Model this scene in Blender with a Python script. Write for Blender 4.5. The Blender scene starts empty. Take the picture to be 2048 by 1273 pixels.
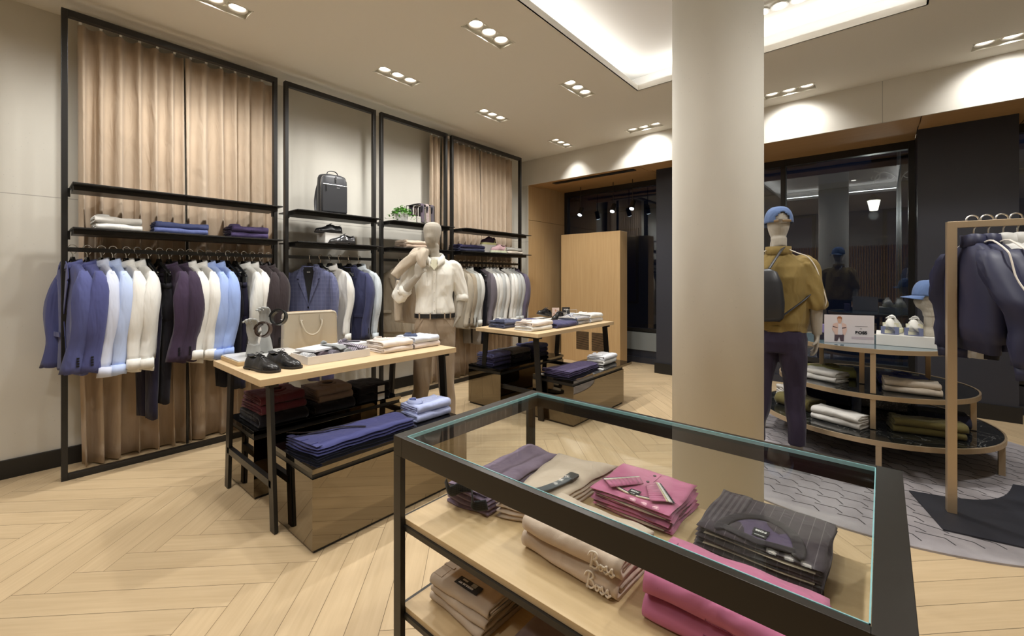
import bpy, math, random
from mathutils import Vector, Matrix, noise
from math import sin, cos, pi, radians, atan2, hypot, sqrt

# ------------------------------------------------------------------ camera, world, exposure
C = bpy.context.scene.collection
SC = bpy.context.scene
cam = bpy.data.cameras.new('camera'); camo = bpy.data.objects.new('camera', cam); C.objects.link(camo)
camo.location = (0, 0, 1.4); camo.rotation_euler = (radians(90), 0, radians(40.75))
cam.sensor_width = 36.0; cam.lens = 36.0 * 860 / 2048
cam.shift_x = 0.0; cam.shift_y = -(636.5 - 553.4) / 2048
cam.clip_start = 0.05; cam.clip_end = 100
SC.camera = camo
SC.view_settings.view_transform = 'Standard'; SC.view_settings.look = 'None'
SC.view_settings.exposure = -0.60; SC.view_settings.gamma = 1.0
SC.view_settings.use_curve_mapping = False
wd = bpy.data.worlds.new('night_sky'); SC.world = wd; wd.use_nodes = True
wd.node_tree.nodes['Background'].inputs[0].default_value = (0.010, 0.016, 0.040, 1)
wd.node_tree.nodes['Background'].inputs[1].default_value = 0.6

WARM = (1.0, 0.985, 0.955)
def spot(name, loc, target, power, angle=80, blend=0.6, size=0.035, col=WARM):
    l = bpy.data.lights.new(name, 'SPOT'); l.energy = power; l.color = col
    l.spot_size = radians(angle); l.spot_blend = blend; l.shadow_soft_size = size
    o = bpy.data.objects.new(name, l); C.objects.link(o); o.location = loc
    d = Vector(target) - Vector(loc); o.rotation_euler = d.to_track_quat('-Z', 'Y').to_euler()
    return o
def area(name, loc, rot, sx, sy, power, col=WARM):
    l = bpy.data.lights.new(name, 'AREA'); l.shape = 'RECTANGLE'; l.size = sx; l.size_y = sy
    l.energy = power; l.color = col
    o = bpy.data.objects.new(name, l); C.objects.link(o); o.location = loc; o.rotation_euler = rot
    return o
CEIL = 3.33
# (x, y, direction of the long side, aim of the three lamps)
FIX = [
 (-3.55, 0.92, 'y', [(-4.5, .4, 1.7), (-4.45, 0.95, 1.7), (-4.5, 1.5, 1.8)]),
 (-3.55, 2.43, 'y', [(-4.5, 2.0, 1.9), (-4.4, 2.45, 1.7), (-3.0, 2.5, 1.0)]),
 (-3.55, 3.76, 'y', [(-4.5, 3.3, 1.9), (-4.4, 3.9, 1.7), (-2.9, 3.9, .8)]),
 (-3.53, 5.19, 'y', [(-4.5, 4.7, 1.9), (-4.4, 5.2, 1.8), (-3.5, 6.1, 1.0)]),
 (-2.38, 2.48, 'y', [(-2.6, 1.3, .8), (-3.0, 2.3, 1.0), (-2.2, 3.2, 0)]),
 (-2.38, 3.80, 'y', [(-2.6, 3.6, .8), (-2.4, 4.4, .8), (-1.4, 3.6, 0)]),
 (-2.35, 5.35, 'x', [(-3.3, 6.1, 1.2), (-2.6, 5.5, 0), (-1.5, 5.4, 0)]),
 (-0.74, 5.29, 'x', [(-1.2, 5.8, 0), (-.4, 4.6, .8), (-0.1, 4.9, .7)]),
 (0.80, 5.29, 'x', [(0.2, 4.6, .7), (.8, 5.0, 0), (1.0, 6.0, 1.0)]),
 (-3.55, -0.55, 'y', [(-4.5, -.9, 1.2), (-4.4, -.1, 1.2), (-3.4, .2, 0)]),
 (-2.38, 1.12, 'y', [(-2.9, 1.0, .8), (-3.6, 1.1, 0), (-2.0, 0.6, 0)]),
 (-2.38, -0.30, 'y', [(-2.8, .3, 0), (-2.2, -.6, 0), (-1.6, .2, 0)]),
 (-0.95, -1.10, 'y', [(-1.2, .6, .7), (-.5, 0.2, .5), (-1.8, -.6, 0)]),
 (0.90, 3.30, 'y', [(.4, 3.6, 1.2), (.3, 4.4, .8), (.2, 2.6, 0)]),
 (0.90, 1.60, 'y', [(-.2, 1.3, .7), (.3, 2.2, 0), (1.2, 1.6, 0)]),
]
P_SPOT = 26.0; P_WIDE = 76.0
for i, (fx, fy, ax, aims) in enumerate(FIX):
    spot('downlight_glow', (fx, fy, CEIL - .01), (fx, fy + (2.0 if ax == 'x' else 0), CEIL - 3.0), P_WIDE * (1.3 if i == 3 else .62 if ax == 'x' else 1.3 if i > 12 else .75 if i > 8 else 1.15), 106 if i == 3 else 118 if ax == 'x' else 164, .9 if i == 3 or ax == 'x' else .6, .05)
    for k in (-1, 0, 1):
        lx, ly = (fx + k * .155, fy) if ax == 'x' else (fx, fy + k * .145)
        spot('downlight_lamp', (lx, ly, CEIL - .005), aims[k + 1], P_SPOT, 62 if i in (6, 7) else 78, .7, .03)
for k in (-1, 0, 1): spot('downlight_lamp', (-.62 + k * .13, 3.98, CEIL + .21), (-.3 + k * .6, 4.3, .5), 60, 80, .7, .03)
for k in (-1, 0, 1): spot('downlight_lamp', (-.62 + k * .13, 1.2, CEIL + .21), (-.7 + k * .5, 1.2, .5), 20, 80, .7, .03)
# LED strips hidden in the cove
COVE = (-1.92, 0.235, 0.55, 4.23)   # x0 x1 y0 y1
cx0, cx1, cy0, cy1 = COVE
for nm, loc, rz, ln in (('a', (cx0 - .10, (cy0 + cy1) / 2, CEIL + .075), 0, cy1 - cy0), ('b', (cx1 + .10, (cy0 + cy1) / 2, CEIL + .075), 1, cy1 - cy0)):
    area('cove_light', loc, (0, radians(180 + 35 * (1 if rz == 0 else -1)), 0), .04, ln, 12, (1, .97, .93))
for loc, s in (((cx0 + cx1) / 2, cy1 + .10, CEIL + .075), 1), (((cx0 + cx1) / 2, cy0 - .10, CEIL + .075), -1):
    area('cove_light', loc, (radians(180 + 35 * s), 0, 0), cx1 - cx0, .04, 8, (1, .97, .93))

# ------------------------------------------------------------------ materials
MAT = {}
def newmat(name):
    m = bpy.data.materials.new(name); m.use_nodes = True
    return m, m.node_tree.nodes, m.node_tree.links, m.node_tree.nodes['Principled BSDF']
def setp(p, **k):
    for a, v in k.items():
        n = a.replace('_', ' ')
        if n in p.inputs: p.inputs[n].default_value = v
def col4(c): return (c[0], c[1], c[2], 1)
def simple(name, c, rough=.5, metal=0., spec=.5, **k):
    if name in MAT: return MAT[name]
    m, N, L, p = newmat(name)
    setp(p, Base_Color=col4(c), Roughness=rough, Metallic=metal); p.inputs['Specular IOR Level'].default_value = spec
    # a faint mottling so that no surface is one dead flat colour
    t = N.new('ShaderNodeTexCoord'); nz = N.new('ShaderNodeTexNoise'); nz.inputs['Scale'].default_value = 18; nz.inputs['Detail'].default_value = 3
    mp = N.new('ShaderNodeMapRange'); mp.inputs[3].default_value = max(0, rough - .04); mp.inputs[4].default_value = min(1, rough + .04)
    L.new(t.outputs['Object'], nz.inputs['Vector']); L.new(nz.outputs[0], mp.inputs[0]); L.new(mp.outputs[0], p.inputs['Roughness'])
    for a, v in k.items(): p.inputs[a.replace('_', ' ')].default_value = v
    MAT[name] = m; return m
def fabric(c, rough=.88, bump=.25, kind=None, c2=None, sc=60., key=None):
    nm = key or 'cloth_%02x%02x%02x_%s' % (int(c[0] * 255), int(c[1] * 255), int(c[2] * 255), kind or 'plain')
    if nm in MAT: return MAT[nm]
    m, N, L, p = newmat(nm)
    setp(p, Roughness=rough); p.inputs['Specular IOR Level'].default_value = .15
    if 'Sheen Weight' in p.inputs: p.inputs['Sheen Weight'].default_value = .12
    t = N.new('ShaderNodeTexCoord')
    nz = N.new('ShaderNodeTexNoise'); nz.inputs['Scale'].default_value = 6; nz.inputs['Detail'].default_value = 5
    L.new(t.outputs['Object'], nz.inputs['Vector'])
    mx = N.new('ShaderNodeMixRGB'); mx.inputs[1].default_value = col4([v * .9 for v in c]); mx.inputs[2].default_value = col4([min(1, v * 1.08) for v in c])
    L.new(nz.outputs[0], mx.inputs[0]); last = mx.outputs[0]
    if kind in ('stripe_x', 'stripe_y', 'stripe_z', 'check', 'pin', 'diag'):
        sp = N.new('ShaderNodeSeparateXYZ'); L.new(t.outputs['Object'], sp.inputs[0])
        def line(axis, s, th):
            a = N.new('ShaderNodeMath'); a.operation = 'MULTIPLY'; a.inputs[1].default_value = s
            if axis == 'd':
                b = N.new('ShaderNodeMath'); b.operation = 'ADD'; L.new(sp.outputs['X'], b.inputs[0]); L.new(sp.outputs['Y'], b.inputs[1])
                b2 = N.new('ShaderNodeMath'); b2.operation = 'ADD'; L.new(b.outputs[0], b2.inputs[0]); L.new(sp.outputs['Z'], b2.inputs[1])
                L.new(b2.outputs[0], a.inputs[0])
            else: L.new(sp.outputs[axis], a.inputs[0])
            f = N.new('ShaderNodeMath'); f.operation = 'FRACT'; L.new(a.outputs[0], f.inputs[0])
            g = N.new('ShaderNodeMath'); g.operation = 'LESS_THAN'; g.inputs[1].default_value = th; L.new(f.outputs[0], g.inputs[0])
            return g.outputs[0]
        outs = {'stripe_x': [('X', sc, .5)], 'stripe_y': [('Y', sc, .5)], 'stripe_z': [('Z', sc, .5)], 'pin': [('X', sc, .07)],
                'diag': [('d', sc, .4)], 'check': [('X', sc, .12), ('Z', sc, .12)]}[kind]
        for o in outs:
            w = line(*o); m2 = N.new('ShaderNodeMixRGB'); L.new(w, m2.inputs[0]); L.new(last, m2.inputs[1]); m2.inputs[2].default_value = col4(c2); last = m2.outputs[0]
    if kind == 'floral':
        v = N.new('ShaderNodeTexVoronoi'); v.inputs['Scale'].default_value = sc; L.new(t.outputs['Object'], v.inputs['Vector'])
        g = N.new('ShaderNodeMath'); g.operation = 'LESS_THAN'; g.inputs[1].default_value = .32; L.new(v.outputs[0], g.inputs[0])
        m2 = N.new('ShaderNodeMixRGB'); L.new(g.outputs[0], m2.inputs[0]); L.new(last, m2.inputs[1]); m2.inputs[2].default_value = col4(c2); last = m2.outputs[0]
    L.new(last, p.inputs['Base Color'])
    if bump:
        n2 = N.new('ShaderNodeTexNoise'); n2.inputs['Scale'].default_value = 420; n2.inputs['Detail'].default_value = 2
        n3 = N.new('ShaderNodeTexNoise'); n3.inputs['Scale'].default_value = 12; n3.inputs['Detail'].default_value = 2; n3.inputs['Distortion'].default_value = .6
        mp = N.new('ShaderNodeMapping'); mp.inputs['Scale'].default_value = (1, 1, .35)
        L.new(t.outputs['Object'], n2.inputs['Vector']); L.new(t.outputs['Object'], mp.inputs[0]); L.new(mp.outputs[0], n3.inputs['Vector'])
        b1 = N.new('ShaderNodeBump'); b1.inputs['Strength'].default_value = bump; b1.inputs['Distance'].default_value = .0006
        b2 = N.new('ShaderNodeBump'); b2.inputs['Strength'].default_value = .7; b2.inputs['Distance'].default_value = .022
        L.new(n2.outputs[0], b1.inputs['Height']); L.new(n3.outputs[0], b2.inputs['Height']); L.new(b2.outputs[0], b1.inputs['Normal']); L.new(b1.outputs[0], p.inputs['Normal'])
    MAT[nm] = m; return m
def plaster(name, c, seam=None):
    m, N, L, p = newmat(name); setp(p, Roughness=.85)
    t = N.new('ShaderNodeTexCoord'); n1 = N.new('ShaderNodeTexNoise'); n1.inputs['Scale'].default_value = 1.6; n1.inputs['Detail'].default_value = 8; n1.inputs['Roughness'].default_value = .6
    mp = N.new('ShaderNodeMapping'); mp.inputs['Scale'].default_value = (1, 1, .5); L.new(t.outputs['Object'], mp.inputs[0]); L.new(mp.outputs[0], n1.inputs['Vector'])
    r = N.new('ShaderNodeMixRGB'); r.inputs[1].default_value = col4([v * .88 for v in c]); r.inputs[2].default_value = col4([min(1, v * 1.08) for v in c]); L.new(n1.outputs[0], r.inputs[0])
    v = N.new('ShaderNodeTexVoronoi'); v.inputs['Scale'].default_value = 38; L.new(t.outputs['Object'], v.inputs['Vector'])
    lt = N.new('ShaderNodeMath'); lt.operation = 'LESS_THAN'; lt.inputs[1].default_value = .10; L.new(v.outputs[0], lt.inputs[0])
    n2 = N.new('ShaderNodeTexNoise'); n2.inputs['Scale'].default_value = 7; L.new(t.outputs['Object'], n2.inputs['Vector'])
    gt = N.new('ShaderNodeMath'); gt.operation = 'GREATER_THAN'; gt.inputs[1].default_value = .56; L.new(n2.outputs[0], gt.inputs[0])
    ml = N.new('ShaderNodeMath'); ml.operation = 'MULTIPLY'; L.new(lt.outputs[0], ml.inputs[0]); L.new(gt.outputs[0], ml.inputs[1])
    ml2 = N.new('ShaderNodeMath'); ml2.operation = 'MULTIPLY'; ml2.inputs[1].default_value = .35; L.new(ml.outputs[0], ml2.inputs[0])
    r2 = N.new('ShaderNodeMixRGB'); L.new(ml2.outputs[0], r2.inputs[0]); L.new(r.outputs[0], r2.inputs[1]); r2.inputs[2].default_value = col4([v * .6 for v in c])
    last = r2.outputs[0]
    if seam:
        sp = N.new('ShaderNodeSeparateXYZ'); L.new(t.outputs['Object'], sp.inputs[0])
        for axis, vals in seam.items():
            for val in vals:
                a = N.new('ShaderNodeMath'); a.operation = 'SUBTRACT'; a.inputs[1].default_value = val; L.new(sp.outputs[axis], a.inputs[0])
                b = N.new('ShaderNodeMath'); b.operation = 'ABSOLUTE'; L.new(a.outputs[0], b.inputs[0])
                g = N.new('ShaderNodeMath'); g.operation = 'LESS_THAN'; g.inputs[1].default_value = .0025; L.new(b.outputs[0], g.inputs[0])
                r3 = N.new('ShaderNodeMixRGB'); L.new(g.outputs[0], r3.inputs[0]); L.new(last, r3.inputs[1]); r3.inputs[2].default_value = col4([v * .55 for v in c]); last = r3.outputs[0]
    L.new(last, p.inputs['Base Color'])
    b = N.new('ShaderNodeBump'); b.inputs['Strength'].default_value = .15; b.inputs['Distance'].default_value = .004; L.new(n1.outputs[0], b.inputs['Height']); L.new(b.outputs[0], p.inputs['Normal'])
    MAT[name] = m; return m
def wood(name, c1, c2, rough=.45, use_uv=False, axis='X', fine=55., stretch=14., spec=.4, perplank=False):
    m, N, L, p = newmat(name); setp(p, Roughness=rough); p.inputs['Specular IOR Level'].default_value = spec
    t = N.new('ShaderNodeTexCoord'); mp = N.new('ShaderNodeMapping')
    s = {'X': (1, stretch, stretch), 'Y': (stretch, 1, stretch), 'Z': (stretch, stretch, 1)}[axis]
    mp.inputs['Scale'].default_value = s
    L.new(t.outputs['UV' if use_uv else 'Object'], mp.inputs[0])
    n1 = N.new('ShaderNodeTexNoise'); n1.inputs['Scale'].default_value = 1.3; n1.inputs['Detail'].default_value = 6; n1.inputs['Distortion'].default_value = .7; L.new(mp.outputs[0], n1.inputs['Vector'])
    n2 = N.new('ShaderNodeTexNoise'); n2.inputs['Scale'].default_value = fine / stretch; n2.inputs['Detail'].default_value = 3; L.new(mp.outputs[0], n2.inputs['Vector'])
    ad = N.new('ShaderNodeMixRGB'); ad.inputs[0].default_value = .4; L.new(n1.outputs[0], ad.inputs[1]); L.new(n2.outputs[0], ad.inputs[2])
    cr = N.new('ShaderNodeValToRGB'); cr.color_ramp.elements[0].position = .34; cr.color_ramp.elements[1].position = .66
    cr.color_ramp.elements[0].color = col4(c1); cr.color_ramp.elements[1].color = col4(c2); L.new(ad.outputs[0], cr.inputs[0]); last = cr.outputs[0]
    if perplank:
        at = N.new('ShaderNodeAttribute'); at.attribute_name = 'tone'
        hs = N.new('ShaderNodeHueSaturation'); L.new(last, hs.inputs['Color'])
        mr = N.new('ShaderNodeMapRange'); mr.inputs[3].default_value = .93; mr.inputs[4].default_value = 1.06; L.new(at.outputs['Fac'], mr.inputs[0]); L.new(mr.outputs[0], hs.inputs['Value']); last = hs.outputs[0]
    L.new(last, p.inputs['Base Color'])
    b = N.new('ShaderNodeBump'); b.inputs['Strength'].default_value = .08; b.inputs['Distance'].default_value = .002; L.new(n2.outputs[0], b.inputs['Height']); L.new(b.outputs[0], p.inputs['Normal'])
    MAT[name] = m; return m
def glassmat(name, tint=(1, 1, 1), refl=1.0, minr=.04):
    m = bpy.data.materials.new(name); m.use_nodes = True; N = m.node_tree.nodes; L = m.node_tree.links
    N.clear(); o = N.new('ShaderNodeOutputMaterial'); tr = N.new('ShaderNodeBsdfTransparent'); tr.inputs[0].default_value = col4(tint)
    g = N.new('ShaderNodeBsdfGlossy'); g.inputs['Roughness'].default_value = .005; g.inputs[0].default_value = (refl, refl, refl, 1)
    f = N.new('ShaderNodeLayerWeight'); f.inputs[0].default_value = .5
    pw = N.new('ShaderNodeMath'); pw.operation = 'POWER'; pw.inputs[1].default_value = 5; L.new(f.outputs['Facing'], pw.inputs[0])
    mp = N.new('ShaderNodeMapRange'); mp.inputs[3].default_value = minr; mp.inputs[4].default_value = 1.0; L.new(pw.outputs[0], mp.inputs[0])
    mx = N.new('ShaderNodeMixShader'); L.new(mp.outputs[0], mx.inputs[0]); L.new(tr.outputs[0], mx.inputs[1]); L.new(g.outputs[0], mx.inputs[2]); L.new(mx.outputs[0], o.inputs[0])
    MAT[name] = m; return m
def emit(name, c, s):
    if name in MAT: return MAT[name]
    m, N, L, p = newmat(name); setp(p, Base_Color=col4(c)); p.inputs['Emission Color'].default_value = col4(c); p.inputs['Emission Strength'].default_value = s
    MAT[name] = m; return m
def marble(name):
    m, N, L, p = newmat(name); setp(p, Roughness=.05)
    t = N.new('ShaderNodeTexCoord'); n = N.new('ShaderNodeTexNoise'); n.inputs['Scale'].default_value = 3; n.inputs['Detail'].default_value = 8; n.inputs['Distortion'].default_value = 2.2; L.new(t.outputs['Object'], n.inputs['Vector'])
    a = N.new('ShaderNodeMath'); a.operation = 'SUBTRACT'; a.inputs[1].default_value = .5; L.new(n.outputs[0], a.inputs[0]); b = N.new('ShaderNodeMath'); b.operation = 'ABSOLUTE'; L.new(a.outputs[0], b.inputs[0])
    cr = N.new('ShaderNodeValToRGB'); cr.color_ramp.elements[0].position = 0; cr.color_ramp.elements[0].color = (.18, .18, .17, 1); cr.color_ramp.elements[1].position = .006; cr.color_ramp.elements[1].color = (.008, .009, .009, 1)
    L.new(b.outputs[0], cr.inputs[0]); L.new(cr.outputs[0], p.inputs['Base Color']); MAT[name] = m; return m

M_BLACK = simple('powder_black_metal', (.012, .011, .010), .38, .0, .45)
M_BRASS = simple('brushed_bronze', (.50, .385, .25), .36, .55)
M_WALL = plaster('limestone_plaster', (.60, .575, .51), seam={'Z': [1.98], 'Y': [-.2]})
M_WALLF = plaster('limestone_fascia', (.72, .69, .62), seam={'X': [-1.05, .0, 2.1]})
M_COL = plaster('limestone_column', (.66, .63, .555))
M_CEIL = simple('beige_ceiling_paint', (.77, .74, .67), .9, 0, .2)
M_CEILW = simple('white_cove_paint', (.80, .79, .76), .9, 0, .2)
M_OAKF = wood('pale_oak_floor', (.52, .385, .225), (.61, .465, .285), .42, True, 'X', 60, 16, .35, True)
M_GAP = simple('floor_joint', (.10, .07, .035), .9)
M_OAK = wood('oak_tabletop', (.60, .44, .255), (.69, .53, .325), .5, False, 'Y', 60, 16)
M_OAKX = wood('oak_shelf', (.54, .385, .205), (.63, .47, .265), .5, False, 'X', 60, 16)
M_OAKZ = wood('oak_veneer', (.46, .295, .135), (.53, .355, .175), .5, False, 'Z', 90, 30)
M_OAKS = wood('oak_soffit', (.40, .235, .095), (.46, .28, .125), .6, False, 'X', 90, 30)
M_PIL = simple('charcoal_panel', (.024, .025, .034), .5)
M_MIRR = simple('bronze_mirror', (.215, .185, .14), .03, 1.0); M_MIRR.node_tree.nodes['Principled BSDF'].inputs['Roughness'].default_value = .03
M_BGLS = simple('black_glass', (.004, .004, .004), .04, 0, .6)
for mm in (M_MIRR, M_BGLS):
    for l in list(mm.node_tree.links):
        if l.to_socket.name == 'Roughness': mm.node_tree.links.remove(l)
    mm.node_tree.nodes['Principled BSDF'].inputs['Roughness'].default_value = .03
M_GLASS = glassmat('clear_glass', (.97, .985, .98), .42, .03)
M_WIN = glassmat('window_glass', (.60, .68, .75), .9, .10)
M_GEDGE = simple('green_glass_edge', (.25, .50, .52), .15, 0, .8)
M_MARB = marble('black_marble')
M_WHITE = simple('white_card', (.80, .80, .78), .6)
M_CURT = fabric((.54, .43, .32), .9, .2, key='beige_curtain')
M_LINEN = fabric((.42, .385, .325), .9, .6, kind='check', c2=(.35, .315, .26), sc=160, key='linen_mannequin')
M_CHROME = simple('chrome', (.75, .75, .74), .18, 1.0)
M_SILV = simple('silver_hook', (.8, .8, .78), .25, 1.0)
M_LEATH = simple('black_leather', (.012, .012, .013), .28, 0, .6)
M_HANG = simple('black_hanger_plastic', (.008, .008, .008), .25, 0, .6)
M_LABEL = simple('black_label', (.012, .012, .014), .7)
M_LTXT = simple('label_text', (.75, .74, .72), .7)

# ------------------------------------------------------------------ object helpers
def tag(o, label=None, cat=None, group=None, kind=None):
    if label: o['label'] = label
    if cat: o['category'] = cat
    if group: o['group'] = group
    if kind: o['kind'] = kind
    return o
def thing(name, label, cat, loc=(0, 0, 0), rz=0., group=None, rot=None):
    o = bpy.data.objects.new(name, None); C.objects.link(o); o.empty_display_size = .05
    o.location = loc; o.rotation_euler = rot if rot else (0, 0, rz)
    return tag(o, label, cat, group)
class MB:
    def __init__(s): s.v = []; s.f = []; s.mi = []; s.cur = 0
    def add(s, v, f):
        b = len(s.v); s.v += [tuple(p) for p in v]; s.f += [tuple(i + b for i in q) for q in f]; s.mi += [s.cur] * len(f); return s
    def box(s, x0, x1, y0, y1, z0, z1):
        return s.add([(x0, y0, z0), (x1, y0, z0), (x1, y1, z0), (x0, y1, z0), (x0, y0, z1), (x1, y0, z1), (x1, y1, z1), (x0, y1, z1)],
                     [(0, 3, 2, 1), (4, 5, 6, 7), (0, 1, 5, 4), (1, 2, 6, 5), (2, 3, 7, 6), (3, 0, 4, 7)])
    def beam(s, a, b, w, t, up=(0, 0, 1)):
        a = Vector(a); b = Vector(b); d = (b - a).normalized(); u = Vector(up)
        sd = d.cross(u).normalized(); u = sd.cross(d).normalized()
        v = []
        for p in (a, b):
            for i, j in ((-1, -1), (1, -1), (1, 1), (-1, 1)): v.append(p + sd * (i * w / 2) + u * (j * t / 2))
        return s.add(v, [(3, 2, 1, 0), (4, 5, 6, 7), (0, 1, 5, 4), (1, 2, 6, 5), (2, 3, 7, 6), (3, 0, 4, 7)])
    def rings(s, R, cap=True, closed=False):
        n = len(R[0]); v = [p for r in R for p in r]; f = []
        m = len(R)
        for i in range(m if closed else m - 1):
            a = i * n; b = ((i + 1) % m) * n
            for j in range(n): f.append((a + j, a + (j + 1) % n, b + (j + 1) % n, b + j))
        if cap and not closed:
            f.append(tuple(range(n - 1, -1, -1))); f.append(tuple((m - 1) * n + j for j in range(n)))
        return s.add(v, f)
    def tube(s, pts, r, n=10, up=(0, 0, 1), cap=True, closed=False, flat=None, wob=None):
        P = [Vector(p) for p in pts]; m = len(P); R = []; u = Vector(up)
        for i, p in enumerate(P):
            if closed: t = P[(i + 1) % m] - P[i - 1]
            else: t = P[min(i + 1, m - 1)] - P[max(i - 1, 0)]
            t.normalize(); sd = t.cross(u)
            if sd.length < 1e-4: sd = t.cross(Vector((1, 0, .01)))
            sd.normalize(); u2 = sd.cross(t).normalized()
            if not flat: u = u2
            rr = r[i] if isinstance(r, (list, tuple)) else r
            a, b = rr if isinstance(rr, (tuple, list)) else (rr, rr)
            ring = []
            for k in range(n):
                q = 2 * pi * k / n; w = 1 + (wob(i / (m - 1), q) if wob else 0)
                ring.append(p + sd * (a * w * cos(q)) + u2 * (b * w * sin(q)))
            R.append(ring)
        return s.rings(R, cap, closed)
    def prism(s, poly, z0, z1):
        n = len(poly); v = [(x, y, z0) for x, y in poly] + [(x, y, z1) for x, y in poly]
        f = [tuple(range(n - 1, -1, -1)), tuple(range(n, 2 * n))] + [(i, (i + 1) % n, n + (i + 1) % n, n + i) for i in range(n)]
        return s.add(v, f)
    def lathe(s, prof, n=24, c=(0, 0, 0), sx=1., sy=1.):
        R = [[(c[0] + r * cos(2 * pi * k / n) * sx, c[1] + r * sin(2 * pi * k / n) * sy, c[2] + z) for k in range(n)] for r, z in prof]
        return s.rings(R)
    def sheet(s, fn, nu, nv):
        v = [fn(i / nu, j / nv) for i in range(nu + 1) for j in range(nv + 1)]
        f = [(i * (nv + 1) + j, (i + 1) * (nv + 1) + j, (i + 1) * (nv + 1) + j + 1, i * (nv + 1) + j + 1) for i in range(nu) for j in range(nv)]
        return s.add(v, f)
    def rbox(s, x0, x1, y0, y1, z0, z1, r, n=4):
        """rounded in plan, straight up"""
        poly = []
        for cx, cy, a0 in ((x1 - r, y1 - r, 0), (x0 + r, y1 - r, 90), (x0 + r, y0 + r, 180), (x1 - r, y0 + r, 270)):
            for k in range(n + 1):
                a = radians(a0 + 90 * k / n); poly.append((cx + r * cos(a), cy + r * sin(a)))
        return s.prism(poly, z0, z1)
    def xf(s, M):
        s.v = [tuple(M @ Vector(p)) for p in s.v]; return s
    def build(s, name, mat, parent=None, smooth=False, bevel=0, solid=0, remesh=0, sub=0, loc=None, rot=None, angle=40):
        me = bpy.data.meshes.new(name); me.from_pydata(s.v, [], s.f); me.update()
        mats = mat if isinstance(mat, (list, tuple)) else [mat]
        for m in mats: me.materials.append(m)
        if len(mats) > 1: me.polygons.foreach_set('material_index', s.mi)
        o = bpy.data.objects.new(name, me); C.objects.link(o)
        if parent: o.parent = parent
        if loc: o.location = loc
        if rot: o.rotation_euler = rot
        if smooth: me.polygons.foreach_set('use_smooth', [True] * len(me.polygons))
        if solid: q = o.modifiers.new('s', 'SOLIDIFY'); q.thickness = solid; q.offset = 0
        if bevel: q = o.modifiers.new('b', 'BEVEL'); q.width = bevel; q.segments = 2; q.limit_method = 'ANGLE'; q.angle_limit = radians(angle)
        if remesh: q = o.modifiers.new('r', 'REMESH'); q.mode = 'VOXEL'; q.voxel_size = remesh; q.use_smooth_shade = True
        if remesh: q = o.modifiers.new('sm', 'SMOOTH'); q.factor = .6; q.iterations = 4
        if sub: q = o.modifiers.new('u', 'SUBSURF'); q.levels = sub; q.render_levels = sub
        return o
def text_mesh(name, body, size, mat, parent, loc, rot, bold=1.0, extrude=.0004):
    cu = bpy.data.curves.new(name, 'FONT'); cu.body = body; cu.size = size; cu.extrude = extrude; cu.align_x = 'CENTER'; cu.align_y = 'CENTER'
    cu.offset = size * .02 * bold; cu.space_character = 1.08
    t = bpy.data.objects.new(name, cu); C.objects.link(t)
    bpy.context.view_layer.update(); dg = bpy.context.evaluated_depsgraph_get()
    me = bpy.data.meshes.new_from_object(t.evaluated_get(dg)); me.name = name
    bpy.data.objects.remove(t)
    me.materials.clear(); me.materials.append(mat)
    o = bpy.data.objects.new(name, me); C.objects.link(o); o.parent = parent; o.location = loc; o.rotation_euler = rot
    return o
def bezier(ps, n=8):
    """Catmull-Rom through ps"""
    P = [Vector(p) for p in ps]; out = []
    for i in range(len(P) - 1):
        a = P[max(i - 1, 0)]; b = P[i]; c = P[i + 1]; d = P[min(i + 2, len(P) - 1)]
        for k in range(n):
            t = k / n; out.append(.5 * ((2 * b) + (c - a) * t + (2 * a - 5 * b + 4 * c - d) * t * t + (3 * b - a - 3 * c + d) * t ** 3))
    out.append(P[-1]); return out

# ================================================================== THE SETTING
def struct(name, mb, mat, **k):
    o = mb.build(name, mat, None, **k); o['kind'] = 'structure'; return o
YF = 5.6; XL = -4.6; YW = 6.70; XR = 3.2; YB = -2.8
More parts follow.
